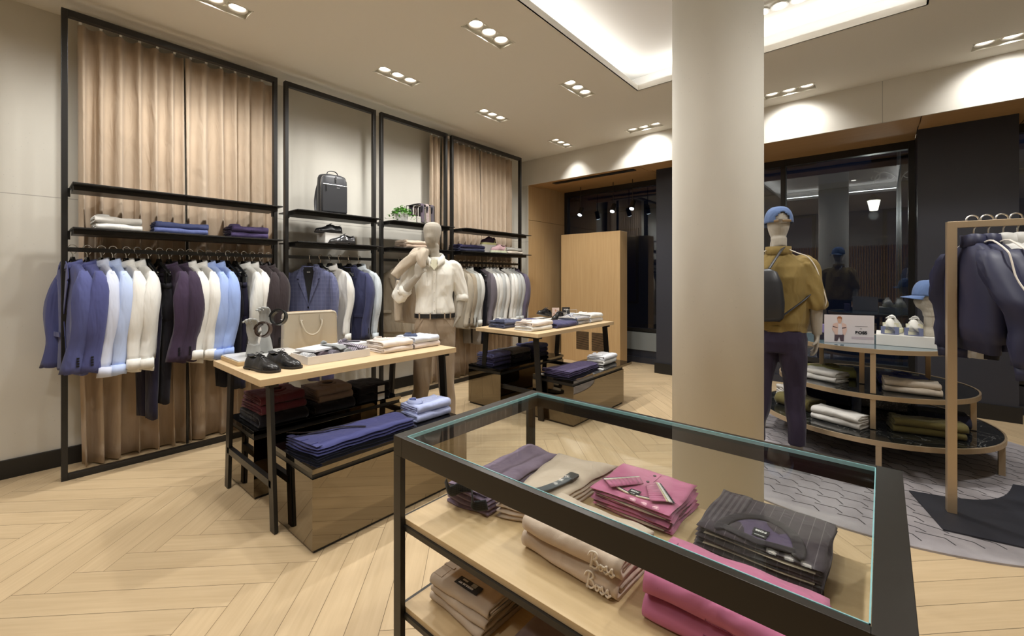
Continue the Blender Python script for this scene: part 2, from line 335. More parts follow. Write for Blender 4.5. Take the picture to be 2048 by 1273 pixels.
# herringbone oak floor: every plank is a face of the floor mesh, laid over a dark bed
def make_floor():
    w, L = .1345, .983; V = []; F = []; UV = []; tone = []; g = .0009
    e1 = Vector((cos(radians(45)), sin(radians(45)))); e2 = Vector((-e1.y, e1.x)); O = Vector((-2.80, .089)); rnd = random.Random(4)
    def plank(p0, q0, lp, lq):
        pts = [(p0 + g, q0 + g), (p0 + lp - g, q0 + g), (p0 + lp - g, q0 + lq - g), (p0 + g, q0 + lq - g)]
        W = [O + e1 * p + e2 * q for p, q in pts]
        if max(a.x for a in W) < XL or min(a.x for a in W) > XR or max(a.y for a in W) < YB or min(a.y for a in W) > YW + .3: return
        b = len(V); V.extend([(a.x, a.y, 0) for a in W]); F.append((b, b + 1, b + 2, b + 3)); r = rnd.random() * 50
        UV.extend([(0 + r, 0 + r), (lp + r, 0 + r), (lp + r, lq + r), (0 + r, lq + r)] if lp > lq else [(0 + r, 0 + r), (0 + r, lp + r), (lq + r, lp + r), (lq + r, 0 + r)])
        tone.append(rnd.random())
    for n in range(-70, 80):
        for m in range(-10, 10):
            p, q = n * w + m * L, n * w - m * L
            plank(p, q, L, w); plank(p + L, q + w - L, w, L)
    nb = len(V)
    V.extend([(XL - .3, YB, -.004), (XR, YB, -.004), (XR, YW + .3, -.004), (XL - .3, YW + .3, -.004)]); F.append((nb, nb + 1, nb + 2, nb + 3)); UV.extend([(0, 0)] * 4); tone.append(.5)
    me = bpy.data.meshes.new('floor'); me.from_pydata(V, [], F); me.materials.append(M_OAKF); me.materials.append(M_GAP)
    me.polygons[-1].material_index = 1
    uv = me.uv_layers.new(name='UVMap'); uv.data.foreach_set('uv', [c for p in UV for c in p])
    at = me.attributes.new('tone', 'FLOAT', 'FACE'); at.data.foreach_set('value', tone)
    o = bpy.data.objects.new('floor', me); C.objects.link(o); o['kind'] = 'structure'
make_floor()
# ceiling with the openings for the cove and the downlights
holes = [COVE]
for fx, fy, ax, _ in FIX:
    holes.append((fx - .235, fx + .235, fy - .085, fy + .085) if ax == 'x' else (fx - .085, fx + .085, fy - .225, fy + .225))
def holed(name, x0, x1, y0, y1, z, hs, mat):
    xs = sorted({x0, x1} | {h[0] for h in hs} | {h[1] for h in hs}); ys = sorted({y0, y1} | {h[2] for h in hs} | {h[3] for h in hs})
    xs = [x for x in xs if x0 <= x <= x1]; ys = [y for y in ys if y0 <= y <= y1]
    b = MB()
    for i in range(len(xs) - 1):
        for j in range(len(ys) - 1):
            cx, cy = (xs[i] + xs[i + 1]) / 2, (ys[j] + ys[j + 1]) / 2
            if any(h[0] < cx < h[1] and h[2] < cy < h[3] for h in hs): continue
            b.add([(xs[i], ys[j], z), (xs[i], ys[j + 1], z), (xs[i + 1], ys[j + 1], z), (xs[i + 1], ys[j], z)], [(0, 1, 2, 3)])
    return struct(name, b, mat)
holed('ceiling', XL, XR, YB, YF, CEIL, holes, M_CEIL)
# cove: a lip round the opening, the strip trough behind it and the raised ceiling
b = MB()
for x0, x1, y0, y1 in ((cx0 - .012, cx0, cy0, cy1), (cx1, cx1 + .012, cy0, cy1), (cx0 - .012, cx1 + .012, cy1, cy1 + .012), (cx0 - .012, cx1 + .012, cy0 - .012, cy0)):
    b.box(x0, x1, y0, y1, CEIL, CEIL + .055)
struct('trim_1', b, M_CEIL)
b = MB(); t = .22
b.add([(cx0 - t, cy0 - t, CEIL + .24), (cx0 - t, cy1 + t, CEIL + .24), (cx1 + t, cy1 + t, CEIL + .24), (cx1 + t, cy0 - t, CEIL + .24)], [(0, 1, 2, 3)])
for x0, y0, x1, y1 in ((cx0 - t, cy0 - t, cx0 - t, cy1 + t), (cx0 - t, cy1 + t, cx1 + t, cy1 + t), (cx1 + t, cy1 + t, cx1 + t, cy0 - t), (cx1 + t, cy0 - t, cx0 - t, cy0 - t)):
    b.add([(x0, y0, CEIL + .001), (x1, y1, CEIL + .001), (x1, y1, CEIL + .24), (x0, y0, CEIL + .24)], [(0, 1, 2, 3)])
b.add([(cx0 - t, cy0 - t, CEIL + .004), (cx0, cy0 - t, CEIL + .004), (cx0, cy1 + t, CEIL + .004), (cx0 - t, cy1 + t, CEIL + .004)], [(0, 1, 2, 3)])
b.add([(cx1, cy0 - t, CEIL + .004), (cx1 + t, cy0 - t, CEIL + .004), (cx1 + t, cy1 + t, CEIL + .004), (cx1, cy1 + t, CEIL + .004)], [(0, 1, 2, 3)])
b.add([(cx0, cy1, CEIL + .004), (cx1, cy1, CEIL + .004), (cx1, cy1 + t, CEIL + .004), (cx0, cy1 + t, CEIL + .004)], [(0, 1, 2, 3)])
struct('trim_2', b, M_CEILW)
# walls
struct('wall_left', MB().box(XL - .1, XL, YB, YF, 0, CEIL), M_WALL)
b = MB().box(XL - .1, XR, YF, YF + .02, 2.92, CEIL)
struct('wall_front', b, M_WALLF)
struct('wall_right', MB().box(XR, XR + .1, YB, YW + .3, 0, CEIL), M_WALL)
def slats():
    b = MB(); x = XL
    while x < XR:
        b.box(x, x + .035, YB - .03, YB + .02, .1, 2.3); x += .06
    return b
struct('wall_rear', MB().box(XL, XR, YB - .12, YB - .03, 0, CEIL), M_WALL)
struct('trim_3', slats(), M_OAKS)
b = MB(); b.box(XL, XL + .018, YB, YF, .0, .13); struct('baseboard_left', b, M_BLACK, bevel=.003)
# stone return between the left wall and the wood reveal
struct('trim_4', MB().box(XL - .1, -4.48, YF, YF + .02, 0, 2.92), M_WALL)
# wooden reveal of the left window and wooden soffit
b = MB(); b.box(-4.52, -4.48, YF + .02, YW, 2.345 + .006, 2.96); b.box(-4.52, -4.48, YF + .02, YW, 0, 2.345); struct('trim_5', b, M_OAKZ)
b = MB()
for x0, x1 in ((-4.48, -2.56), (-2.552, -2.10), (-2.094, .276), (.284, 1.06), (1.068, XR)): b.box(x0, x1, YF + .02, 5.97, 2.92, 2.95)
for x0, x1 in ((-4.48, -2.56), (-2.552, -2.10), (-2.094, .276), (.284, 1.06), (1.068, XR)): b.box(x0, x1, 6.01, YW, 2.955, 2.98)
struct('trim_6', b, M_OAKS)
b = MB().box(-4.25, 2.6, 5.965, 6.02, 2.985, 3.0); b.box(-4.48, XR, YF + .02, YW + .1, 3.0, 3.02); struct('trim_7', b, M_BLACK)
# black slot of the air outlet near the fascia (left bay)
b = MB().box(-4.05, -2.66, 5.70, 5.80, 2.908, 2.921)
struct('trim_8', b, M_BLACK)
# pilasters
for nm, x0, x1, y0, y1 in (('trim_9', -2.49, -2.05, 6.10, YW + .05), ('trim_10', .28, .985, 6.25, YW + .05)):
    b = MB().box(x0, x1, y0, y1, 0, 2.96); struct(nm, b, M_PIL)
    struct({'trim_9': 'trim_12', 'trim_10': 'trim_13'}[nm], MB().box(x0 - .02, x1 + .02, y0 - .02, y0 - .001, 0, .15), M_BLACK)
# windows: black frames, panes, sill kerb
def window(name, x0, x1, mull, z0=.30):
    b = MB(); f = .055
    b.box(x0, x1, YW, YW + .09, 2.955 - f * 1.6, 2.985); b.box(x0, x1, YW, YW + .09, z0 - .02, z0 + f)
    for x in [x0] + mull + [x1 - f]: b.box(x, x + f, YW - .01, YW + .09, z0, 2.95)
    fr = b.build(name, M_BLACK); fr['kind'] = 'structure'
    g = MB().box(x0, x1, YW + .04, YW + .048, z0, 2.95).build('window_pane', M_WIN, fr)
    k = MB().box(x0, x1, YW - .06, YW + .09, .0, .09); k.box(x0, x1, YW + .0, YW + .09, .09, z0).build('window_sill', M_PIL, fr)
    return fr
w1 = window('window_1', -4.48, -2.49, [], .50)
MB().box(-4.48, -2.49, YW - .02, YW, .20, .49).build('apron_panel', simple('grey_apron', (.22, .235, .23), .35), w1)
window('window_2', -2.05, .28, [-1.03])
window('window_3', .985, XR, [2.1])
# the column
b = MB(); n = 64
b.lathe([(.245, 0), (.245, 3.56)], n, (-.748, 2.725, 0)); struct('trim_11', b, M_COL, smooth=False)
bpy.data.objects['trim_11'].data.polygons.foreach_set('use_smooth', [len(p.vertices) == 4 for p in bpy.data.objects['trim_11'].data.polygons])

# ---------------------------------------------------------------- downlights
M_TRIM = simple('lamp_housing', (.72, .70, .62), .45)
M_RIM = simple('lamp_rim_white', (.85, .84, .80), .35)
M_LAMP = emit('lamp_face', (1, .93, .82), 14)
PLACES = {0: 'nearest the camera above the long curtained rack', 1: 'above the suit jackets of the second rack frame', 2: 'above the third rack frame with the plant', 3: 'in the far left corner of the ceiling',
          4: 'beside the cove, above the first oak table', 5: 'beside the far left corner of the cove', 6: 'parallel to the stone fascia left of the column',
          7: 'just right of the column', 8: 'at the right edge of the view', 9: 'outside the view by the left wall', 10: 'above the near end of the first oak table',
          11: 'behind the viewer left of the cove', 12: 'behind the viewer above the glass case', 13: 'above the bronze clothes rack', 14: 'right of the glass case'}
def downlight(i, fx, fy, ax, z):
    t = thing('recessed_downlight', 'recessed ceiling downlight with three round lamps, ' + PLACES[i], 'ceiling light', (fx, fy, z), 0 if ax == 'x' else pi / 2, 'three-lamp recessed downlights')
    hx, hy = (.235, .085) if ax == 'x' else (.225, .085)
    b = MB(); d = .055; w = .008
    b.box(-hx, hx, -hy, -hy + w, -.002, d); b.box(-hx, hx, hy - w, hy, -.002, d); b.box(-hx, -hx + w, -hy, hy, -.002, d); b.box(hx - w, hx, -hy, hy, -.002, d)
    b.box(-hx, hx, -hy, hy, d, d + .005); b.build('housing', M_TRIM, t)
    for k in (-1, 0, 1):
        x = k * (.155 if ax == 'x' else .145)
        r = MB(); R = []
        for rr, zz in ((.058, .05), (.066, .018), (.062, .012), (.05, .03), (.046, .05)):
            R.append([(x + rr * cos(2 * pi * q / 28), rr * sin(2 * pi * q / 28), zz) for q in range(28)])
        r.rings(R, cap=False); lr = r.build('lamp_ring', M_RIM, t, smooth=True)
        MB().lathe([(.0001, .048), (.046, .048), (.046, .045), (.0001, .043)], 24, (x, 0, 0)).build('lamp_lens', M_LAMP, lr)
for i, (fx, fy, ax, _) in enumerate(FIX): downlight(i, fx, fy, ax, CEIL)
# one more up in the raised ceiling, seen right of the column
def small_light(y, lb):
    t = thing('recessed_downlight', lb, 'ceiling light', (-.62, y, CEIL + .24), 0, 'three-lamp recessed downlights')
    MB().box(-.20, .20, -.08, .08, -.012, -.001).build('housing', M_TRIM, t)
    for k in (-1, 0, 1):
        lr = MB().lathe([(.056, -.013), (.062, -.019), (.05, -.019), (.046, -.013)], 28, (k * .13, 0, 0)).build('lamp_ring', M_RIM, t)
        MB().lathe([(.045, -.014), (.045, -.0195)], 24, (k * .13, 0, 0)).build('lamp_lens', M_LAMP, lr)
small_light(3.98, 'recessed downlight in the raised cove ceiling, right of the column top')
small_light(1.2, 'recessed downlight in the raised cove ceiling above the viewer, out of frame')

# ---------------------------------------------------------------- street outside
M_ST = simple('night_facade', (.06, .075, .11), .8); M_STD = simple('night_facade_dark', (.02, .027, .045), .7)
M_SHUT = simple('blue_shutter', (.010, .022, .085), .5)
def street():
    o = MB().box(-14, 8, YW + .12, 16, -.16, -.15).build('pavement', simple('asphalt', (.05, .055, .07), .8)); tag(o, 'dark street pavement outside the shop windows', 'pavement')
    t = thing('street_building', 'dark stone building across the street, seen at night through the panes', 'building', (-3, 13.5, 0))
    MB().box(-11, 11, 0, .5, -.15, 9).build('facade', M_ST, t)
    for z in (3.6, 6.6): MB().box(-11, 11, -.15, 0, z, z + .14).build('cornice', M_STD, t)
    k = 0
    for x in (-9, -6.6, -4.2, -1.8, .6, 3.0, 5.4, 7.8):
        for z, h in ((.5, 2.5), (4.3, 1.9), (7.2, 1.6)):
            f = MB().box(x, x + 1.1, -.06, 0, z, z + h).build('window', M_STD, t)
            MB().box(x + .08, x + 1.02, -.075, -.06, z + .08, z + h - .08).build('pane', M_SHUT if z < 1 else M_BGLS, f)
    for x in (-6.6, -1.8, 3.0):
        b = MB(); b.box(x - .2, x + 1.3, -.5, -.47, 5.15, 5.19); b.box(x - .2, x + 1.3, -.5, -.02, 4.15, 4.22)
        for q in range(13): b.box(x - .18 + q * .12, x - .165 + q * .12, -.5, -.48, 4.2, 5.16)
        b.build('balcony', M_STD, t)
    # blue lit stair strip / shutter
    s = MB()
    for q in range(24): s.box(-3.75, -2.5, 9.4, 9.44, -.148 + q * .12, -.148 + q * .12 + .115)
    tag(s.build('roller_shutter', M_SHUT), 'deep blue roller shutter standing in the dark street, seen beside the oak panel', 'shutter')
street()
area('street_blue_glow', (-2.9, 8.6, 3.1), (radians(35), 0, 0), 2.5, .6, 26, (.25, .42, 1))
area('street_glow', (1.5, 9.5, 6.5), (radians(30), 0, 0), 5, 1.5, 60, (.45, .6, 1))
M_LANT = emit('lantern_glass', (1, .86, .62), 5)
def lantern(px, py, pz, parent, k=.55):
    S = lambda P: [(r * k, z * k) for r, z in P]
    b = MB(); b.lathe(S([(.02, .36), (.05, .33), (.06, .30), (.16, .19), (.19, .17), (.19, .15)]), 6, (px, py, pz)); b.build('lantern_cap', M_BLACK, parent)
    MB().lathe(S([(.165, .15), (.10, -.17), (.0001, -.18)]), 6, (px, py, pz)).build('lantern_glass', M_LANT, parent)
M_IRON = simple('grey_iron', (.16, .16, .17), .5)
def lamp_post():
    t = thing('street_lamp', 'wrought iron street lamp with scrolled brackets outside the right window', 'street lamp', (.19, 8.9, -.15))
    MB().tube([(0, 0, 0), (0, 0, 3.5)], [.05, .022], 12).build('post', M_IRON, t)
    b = MB(); k = .42; Z0 = 3.05
    for s in (-1, 1):
        q = lambda P: bezier([(x * k * s, 0, Z0 + z * k) for x, z in P], 6)
        b.tube(q([(0, -.35), (.10, .10), (.38, .32), (.62, .22), (.70, -.05)]), .011, 8)
        b.tube(q([(.70 - (.22 - .02 * j) * sin(j * .62), .18 + (.22 - .02 * j) * cos(j * .62)) for j in range(10)]), .009, 6)
        b.tube(q([(.26 - (.16 - .015 * j) * sin(j * .62), .12 + (.16 - .015 * j) * cos(j * .62)) for j in range(9)]), .009, 6)
    b.build('scroll_bracket', M_IRON, t)
    for s in (-1, 1): lantern(s * .295, 0, 2.68, t, .5)
    for s in (-1, 1):
        l = bpy.data.lights.new('lantern_light', 'POINT'); l.energy = 26; l.color = (1, .86, .66); l.shadow_soft_size = .06
        o = bpy.data.objects.new('lantern_light', l); C.objects.link(o); o.location = (.19 + s * .295, 8.75, 2.35)
lamp_post()
def bare_lantern():
    t = thing('wall_lantern', 'lit glass lantern at the top right corner of the right window', 'lantern', (.78, 9.3, 3.55))
    lantern(0, 0, 0, t, .8); MB().tube([(0, 0, .25), (0, 0, .6), (0, 1.0, .7), (0, 4.2, .7)], .02, 8).build('arm', M_BLACK, t)
bare_lantern()

for k, (x, z) in enumerate(((-3.98, 2.47), (-3.36, 2.47), (-3.02, 2.48))):
    t = thing('window_spotlight', ('left', 'middle', 'right')[k] + ' of the three small black spotlights hanging inside the left window', 'spotlight', (x, 6.45, z), 0, 'window spotlights')
    MB().tube([(0, 0, .49), (0, 0, .12)], .006, 6).build('stem', M_BLACK, t)
    h = MB().tube([(0, .035, .12), (0, -.03, .0)], [.040, .040], 20).build('head', M_BLACK, t)
    MB().tube([(0, -.0305, -.001), (0, -.033, -.005)], [.034, .034], 20).build('lens', emit('cool_lens', (.80, .90, 1), 9), h)
    spot('window_spot_lamp', (x, 6.41, z - .02), (x, 5.2, .2), 14, 60, .6, .03, (.85, .92, 1))

# ================================================================== WALL RACK FRAMES
FR = [(.214, 1.594), (1.66, 2.613), (2.675, 3.642), (3.715, 5.135)]
XFR = (-4.275, -4.228)
FDESC = ['widest black steel wall rack holding blue and white shirts, nearest the viewer', 'second black steel wall rack with the backpack and blue suit jackets',
         'third black steel wall rack with the potted plant behind the white-shirted mannequin', 'farthest black steel wall rack in front of beige curtains, next to the oak wall']
def rack_frame(i):
    y0, y1 = FR[i]; w = .032; x0, x1 = XFR
    t = thing('wall_rack', FDESC[i], 'clothes rack', ((x0 + x1) / 2, (y0 + y1) / 2, 0), 0, 'black steel wall racks'); X = (x0 - x1) / 2; hy = (y1 - y0) / 2
    for s in (-1, 1):
        MB().box(X, -X, s * hy - (w if s > 0 else 0), s * hy + (w if s < 0 else 0), 0, 3.235).build('post', M_BLACK, t, bevel=.002)
    MB().box(X, -X, -hy + w, hy - w, 3.19, 3.235).build('top_bar', M_BLACK, t, bevel=.002)
    MB().box(X, -X, -hy + w, hy - w, 0, .04).build('bottom_bar', M_BLACK, t, bevel=.002)
    MB().box(-.008, .008, -hy + w, hy - w, 1.572, 1.602).build('hanging_rail', M_BLACK, t)
    for z in (2.01, 1.715):
        s = MB(); yy0, yy1 = -hy + w + .008, hy - w - .008
        xb, xf = (-.078, .25) if i in (0, 3) else (-.235, .21)
        s.box(xb, xf, yy0, yy1, z, z + .010); s.box(max(xb + .02, -.13), xf - .09, yy0 + .01, yy1 - .01, z - .030, z)
        sh = s.build('shelf', M_BLACK, t, bevel=.0015)
        br = MB()
        for sg in (-1, 1): br.box(-.012, .012, sg * (hy - w) - .012, sg * (hy - w) + .012, z - .06, z)
        br.build('bracket', M_BLACK, sh)
for i in range(4): rack_frame(i)
# ---------------------------------------------------------------- curtains
def curtain(y0, y1, label, pitch=.105, amp=.045, seed=0, x=-4.45, zt=3.235):
    rnd = random.Random(seed); L = y1 - y0; n = max(1, round(L / pitch)); ph = [rnd.uniform(-.35, .35) for _ in range(n + 2)]
    def fn(u, v):
        z = zt * (1 - v) + .012 * v; q = u * n; k = int(min(q, n - 1e-6)); p = ph[k] * (1 - (q - k)) + ph[k + 1] * (q - k)
        a = amp * (.55 + .45 * min(1, v * 3)) * (1 - .15 * sin(3 * v + p * 4))
        w = sin(2 * pi * (q + p * (.2 + .8 * v))); w = w * (1.35 - .35 * w * w)
        low = max(0, (v - .75) / .25)
        y = y0 + L * u + .018 * sin(2 * pi * q + 1.2 + p) * (.3 + v) + low * .012 * sin(9 * u + seed)
        return (x + a * w + low * .012 * sin(14 * u * L + seed), y, z)
    b = MB().sheet(fn, n * 14, 26)
    o = b.build('curtain', M_CURT, None, smooth=True, solid=.003); tag(o, label, 'curtain', 'beige pleated curtains')
    return o
curtain(.305, .93, 'beige pleated floor-length curtain behind the two blue jackets of the nearest rack', .112, .048, 1)
curtain(.94, 1.62, 'beige pleated floor-length curtain behind the dark trousers of the nearest rack, right of the gap', .112, .045, 2)
curtain(3.53, 3.70, 'narrow strip of beige curtain seen between the third and fourth rack frames', .09, .04, 3)
curtain(3.74, 4.42, 'beige pleated curtain behind the left half of the farthest rack', .105, .045, 4)
curtain(4.44, 5.16, 'beige pleated curtain behind the right half of the farthest rack', .105, .045, 5)
for y0, y1, lb in ((.27, 1.65, 'white curtain track at the ceiling above the nearest rack'), (3.50, 5.2, 'white curtain track at the ceiling above the farthest rack')):
    t = thing('curtain_track', lb, 'curtain track', (-4.43, y0, 0)); MB().box(-.018, .018, 0, y1 - y0, 3.262, 3.285).build('rail', M_WHITE, t)
    g = MB(); y = .05
    while y < y1 - y0: g.box(-.006, .006, y - .008, y + .008, 3.238, 3.262); y += .11
    g.build('glider', M_WHITE, t)
M_PIPE = simple('blue_white_conduit', (.35, .42, .55), .4)
tag(MB().tube([(-4.35, .94, .02), (-4.35, .94, 1.7)], .009, 8).build('curtain_wand', M_BLACK), 'thin dark curtain wand in the gap between the two nearest curtains', 'curtain wand')

# ================================================================== TABLES AND PLINTHS
def trestle_table(x0, x1, y0, y1, label):
    cx, cy = (x0 + x1) / 2, (y0 + y1) / 2; hx, hy = (x1 - x0) / 2, (y1 - y0) / 2
    t = thing('trestle_table', label, 'table', (cx, cy, 0), 0, 'oak trestle display tables')
    MB().box(-hx, hx, -hy, hy, .812, .85).build('tabletop', M_OAK, t, bevel=.002)
    for s in (-1, 1):
        y = s * (hy - .075)
        for q in (-1, 1):
            b = MB().beam((q * (hx - .085), y, .812), (q * (hx - .055) + q * .035, y, 0), .016, .062, (1, 0, 0)); lg = b.build('leg', M_BLACK, t)
            MB().beam((q * (hx - .085), y + .012, .812), (q * (hx - .055) + q * .035, y + .012, 0), .006, .05, (1, 0, 0)).build('leg_web', M_BLACK, lg)
        MB().box(-hx + .04, hx - .04, y - .008, y + .02, .235, .275).build('cross_bar', M_BLACK, t)
        MB().box(-hx + .03, hx - .03, y - .022, y + .03, .790, .812).build('top_bar', M_BLACK, t)
    return t
trestle_table(-3.315, -2.50, .855, 2.24, 'nearer oak trestle table with shoes, briefcase and tie trays on black legs')
trestle_table(-3.33, -2.485, 3.265, 4.79, 'farther oak trestle table with denim shirts and a small sign, by the oak wall')
def plinth(x0, x1, y0, y1, label, over=0.0, z=.43):
    cx, cy = (x0 + x1) / 2, (y0 + y1) / 2; hx, hy = (x1 - x0) / 2, (y1 - y0) / 2
    t = thing('mirror_plinth', label, 'plinth', (cx, cy, 0), 0, 'low bronze mirror plinths')
    MB().box(-hx, hx, -hy, hy - over, .018, z - .052).build('body', M_MIRR, t, bevel=.001)
    b = MB(); b.box(-hx, hx - .012, -hy + .004, hy - over - .004, z - .052, z - .026); b.build('shadow_gap', M_BLACK, t)
    MB().box(-hx + .012, hx - .012, -hy + .012, hy - over - .012, 0, .018).build('kick_base', M_BLACK, t)
    MB().box(-hx, hx, -hy, hy, z - .026, z).build('top', M_BGLS, t, bevel=.001)
    MB().box(hx - .0002, hx + .0006, -hy, hy, z - .026, z - .002).build('edge_strip', M_MIRR, t)
plinth(-2.665, -2.165, .98, 2.035, 'low bronze mirror plinth carrying the long navy trousers, nearest the glass case')
plinth(-3.46, -2.97, .98, 2.06, 'low bronze mirror plinth behind, under the nearer oak table, with the maroon knitwear')
plinth(-2.645, -2.165, 3.385, 4.60, 'low bronze mirror plinth with purple trousers and white shirts at its right end', .20)
plinth(-3.48, -3.00, 3.30, 4.46, 'low bronze mirror plinth with jeans stacks behind, under the farther oak table')

# ---------------------------------------------------------------- glass display case
def display_case():
    x0, x1, y0, y1, zt = -1.145, .038, .768, 1.462, .91
    cx, cy = (x0 + x1) / 2, (y0 + y1) / 2; hx, hy = (x1 - x0) / 2, (y1 - y0) / 2
    t = thing('display_case', 'black metal display case with glass top and oak shelves in the foreground', 'display case', (cx, cy, 0)); w = .042
    M_FB = simple('case_metal', (.035, .031, .026), .32, .6)
    b = MB(); b.box(-hx, -hx + w, -hy, hy, zt - .058, zt); b.box(hx - w - .008, hx, -hy, hy, zt - .058, zt)
    b.box(-hx + w, hx - w - .008, -hy, -hy + .018, zt - .058, zt); b.box(-hx + w, hx - w - .008, hy - .018, hy, zt - .058, zt)
    b.build('top_frame', M_FB, t, bevel=.0012)
    for sx in (-1, 1):
        for sy in (-1, 1):
            xa = -hx if sx < 0 else hx - w; ya = -hy if sy < 0 else hy - w
            MB().box(xa, xa + .036, ya, ya + .018, 0, zt - .058).build('leg', M_FB, t, bevel=.0012)
    g = MB().box(-hx + w + .001, hx - w - .009, -hy + .019, hy - .019, zt - .010, zt - .001).build('glass_top', M_GLASS, t)
    e = MB(); X0, X1, Y0, Y1 = -hx + w + .0005, hx - w - .0085, -hy + .0185, hy - .0185; q = .0022
    e.box(X0, X1, Y0, Y0 + q, zt - .010, zt + .0006); e.box(X0, X1, Y1 - q, Y1, zt - .010, zt + .0006); e.box(X0, X0 + q, Y0, Y1, zt - .010, zt + .0006); e.box(X1 - q, X1, Y0, Y1, zt - .010, zt + .0006)
    e.build('glass_edge', M_GEDGE, g)
    for z, nm in ((.655, 'upper'), (.385, 'lower')):
        s = MB().box(-hx + .020, hx - .02, -hy + .02, hy - .02, z - .017, z).build('shelf', M_OAKX, t, bevel=.0008)
        r = MB(); r.box(-hx + .020, hx - .02, -hy + .012, -hy + .026, z - .032, z - .017); r.box(-hx + .020, hx - .02, hy - .026, hy - .012, z - .032, z - .017)
        r.box(-hx + .004, -hx + .020, -hy + .02, hy - .02, z - .032, z - .006); r.box(hx - .020, hx - .004, -hy + .02, hy - .02, z - .032, z - .006); r.build('shelf_rail', M_FB, s)
    r = MB()
    for y in (-hy, hy - .018): r.box(-hx + w, hx - w, y, y + .018, .0, .02)
    r.build('base_rail', M_FB, t)
display_case()

# ---------------------------------------------------------------- oak wall panel with a vent by the window
def oak_panel():
    t = thing('oak_partition', 'tall pale oak partition with a black slotted vent in front of the left window', 'partition', (-3.605, 6.1, 0))
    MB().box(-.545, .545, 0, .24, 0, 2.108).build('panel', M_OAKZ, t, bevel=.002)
    b = MB()
    for k in range(17): 
        z = .205 + k * .0175
        for s in (-1, 1): b.box(s * .145 - .118 + .022 - (.0), s * .145 + .118 + .022, -.004, .002, z, z + .0108)
    b.build('vent', M_BLACK, t)
oak_panel()

# ---------------------------------------------------------------- round tiered table
TT = [(-.10, 4.72, .78, .25), (-.09, 4.88, .665, .51), (-.10, 4.82, .57, .85)]
def tiered_table():
    t = thing('tiered_table', 'round three-tier table of bronze rims and black marble discs on the rug', 'table', (-.10, 4.8, 0))
    for k, (x, y, r, z) in enumerate(TT):
        X, Y = x + .10, y - 4.8
        b = MB(); R = []
        for rr, zz in ((r, -.035), (r, 0), (r - .012, 0), (r - .012, -.035)):
            R.append([(X + rr * cos(2 * pi * q / 96), Y + rr * sin(2 * pi * q / 96), z + zz) for q in range(96)])
        rm = b.rings(R, cap=False, closed=True).build('rim', M_BRASS, t)
        mt = M_MARB if k < 2 else simple('smoked_glass_top', (.10, .15, .17), .04, 0, .9)
        MB().lathe([(r - .012, -.022), (r - .012, -.004)], 96, (X, Y, z)).build('disc', mt, t)
    def leg(x, y, z0, z1, w=.034): MB().box(x - w / 2 + .10, x + w / 2 + .10, y - w / 2 - 4.8, y + w / 2 - 4.8, z0, z1).build('leg', M_BRASS, t, bevel=.002)
    for a in (-84, -16, 60, 130, 196): leg(-.10 + .76 * cos(radians(a)), 4.72 + .76 * sin(radians(a)), 0.0, .215)
    for x, y in ((-.055, 4.245), (.515, 4.70), (-.60, 4.98), (-.10, 5.50)): leg(x, y, .25, .475)
    for x, y in ((-.055, 4.275), (-.13, 4.62), (.30, 5.20), (-.45, 5.15)): leg(x, y, .51, .815)
tiered_table()

# ---------------------------------------------------------------- rug
def rug():
    m, N, L, p = newmat('grey_carved_rug'); setp(p, Roughness=.95); p.inputs['Specular IOR Level'].default_value = .1
    t = N.new('ShaderNodeTexCoord'); n = N.new('ShaderNodeTexNoise'); n.inputs['Scale'].default_value = 5; n.inputs['Detail'].default_value = 7; L.new(t.outputs['Object'], n.inputs['Vector'])
    cr = N.new('ShaderNodeValToRGB'); cr.color_ramp.elements[0].position = .3; cr.color_ramp.elements[1].position = .7
    cr.color_ramp.elements[0].color = (.27, .25, .26, 1); cr.color_ramp.elements[1].color = (.40, .375, .385, 1); L.new(n.outputs[0], cr.inputs[0]); L.new(cr.outputs[0], p.inputs['Base Color'])
    n2 = N.new('ShaderNodeTexNoise'); n2.inputs['Scale'].default_value = 300; L.new(t.outputs['Object'], n2.inputs['Vector'])
    b = N.new('ShaderNodeBump'); b.inputs['Strength'].default_value = .5; b.inputs['Distance'].default_value = .003; L.new(n2.outputs[0], b.inputs['Height']); L.new(b.outputs[0], p.inputs['Normal'])
    cx, cy, r = -.15, 4.42, 1.42
    rt = thing('rug', 'large round grey rug with a carved branching pattern under the tiered table', 'rug', (cx, cy, 0))
    MB().lathe([(r, 0.0), (r, .010), (r - .008, .013)], 128).build('pile', m, rt)
    rnd = random.Random(3); g = MB()
    y = -1.4
    row = 0
    while y < 1.4:
        x = -1.4 + (row % 2) * .11
        while x < 1.4:
            d = rnd.uniform(.075, .12)
            if hypot(x + .1, y) < r - .1 and hypot(x, y) < r - .1:
                pts = [(x, y), (x + d, y + rnd.uniform(-.012, .02)), (x + d + .035, y - .035)]
                for (ax, ay), (bx, by) in zip(pts, pts[1:]): g.beam((ax, ay, .0130), (bx, by, .0130), .0065, .0012)
            x += .225
        y += .062; row += 1
    g.build('carved_line', simple('rug_groove', (.035, .033, .036), .95), rt)
rug()

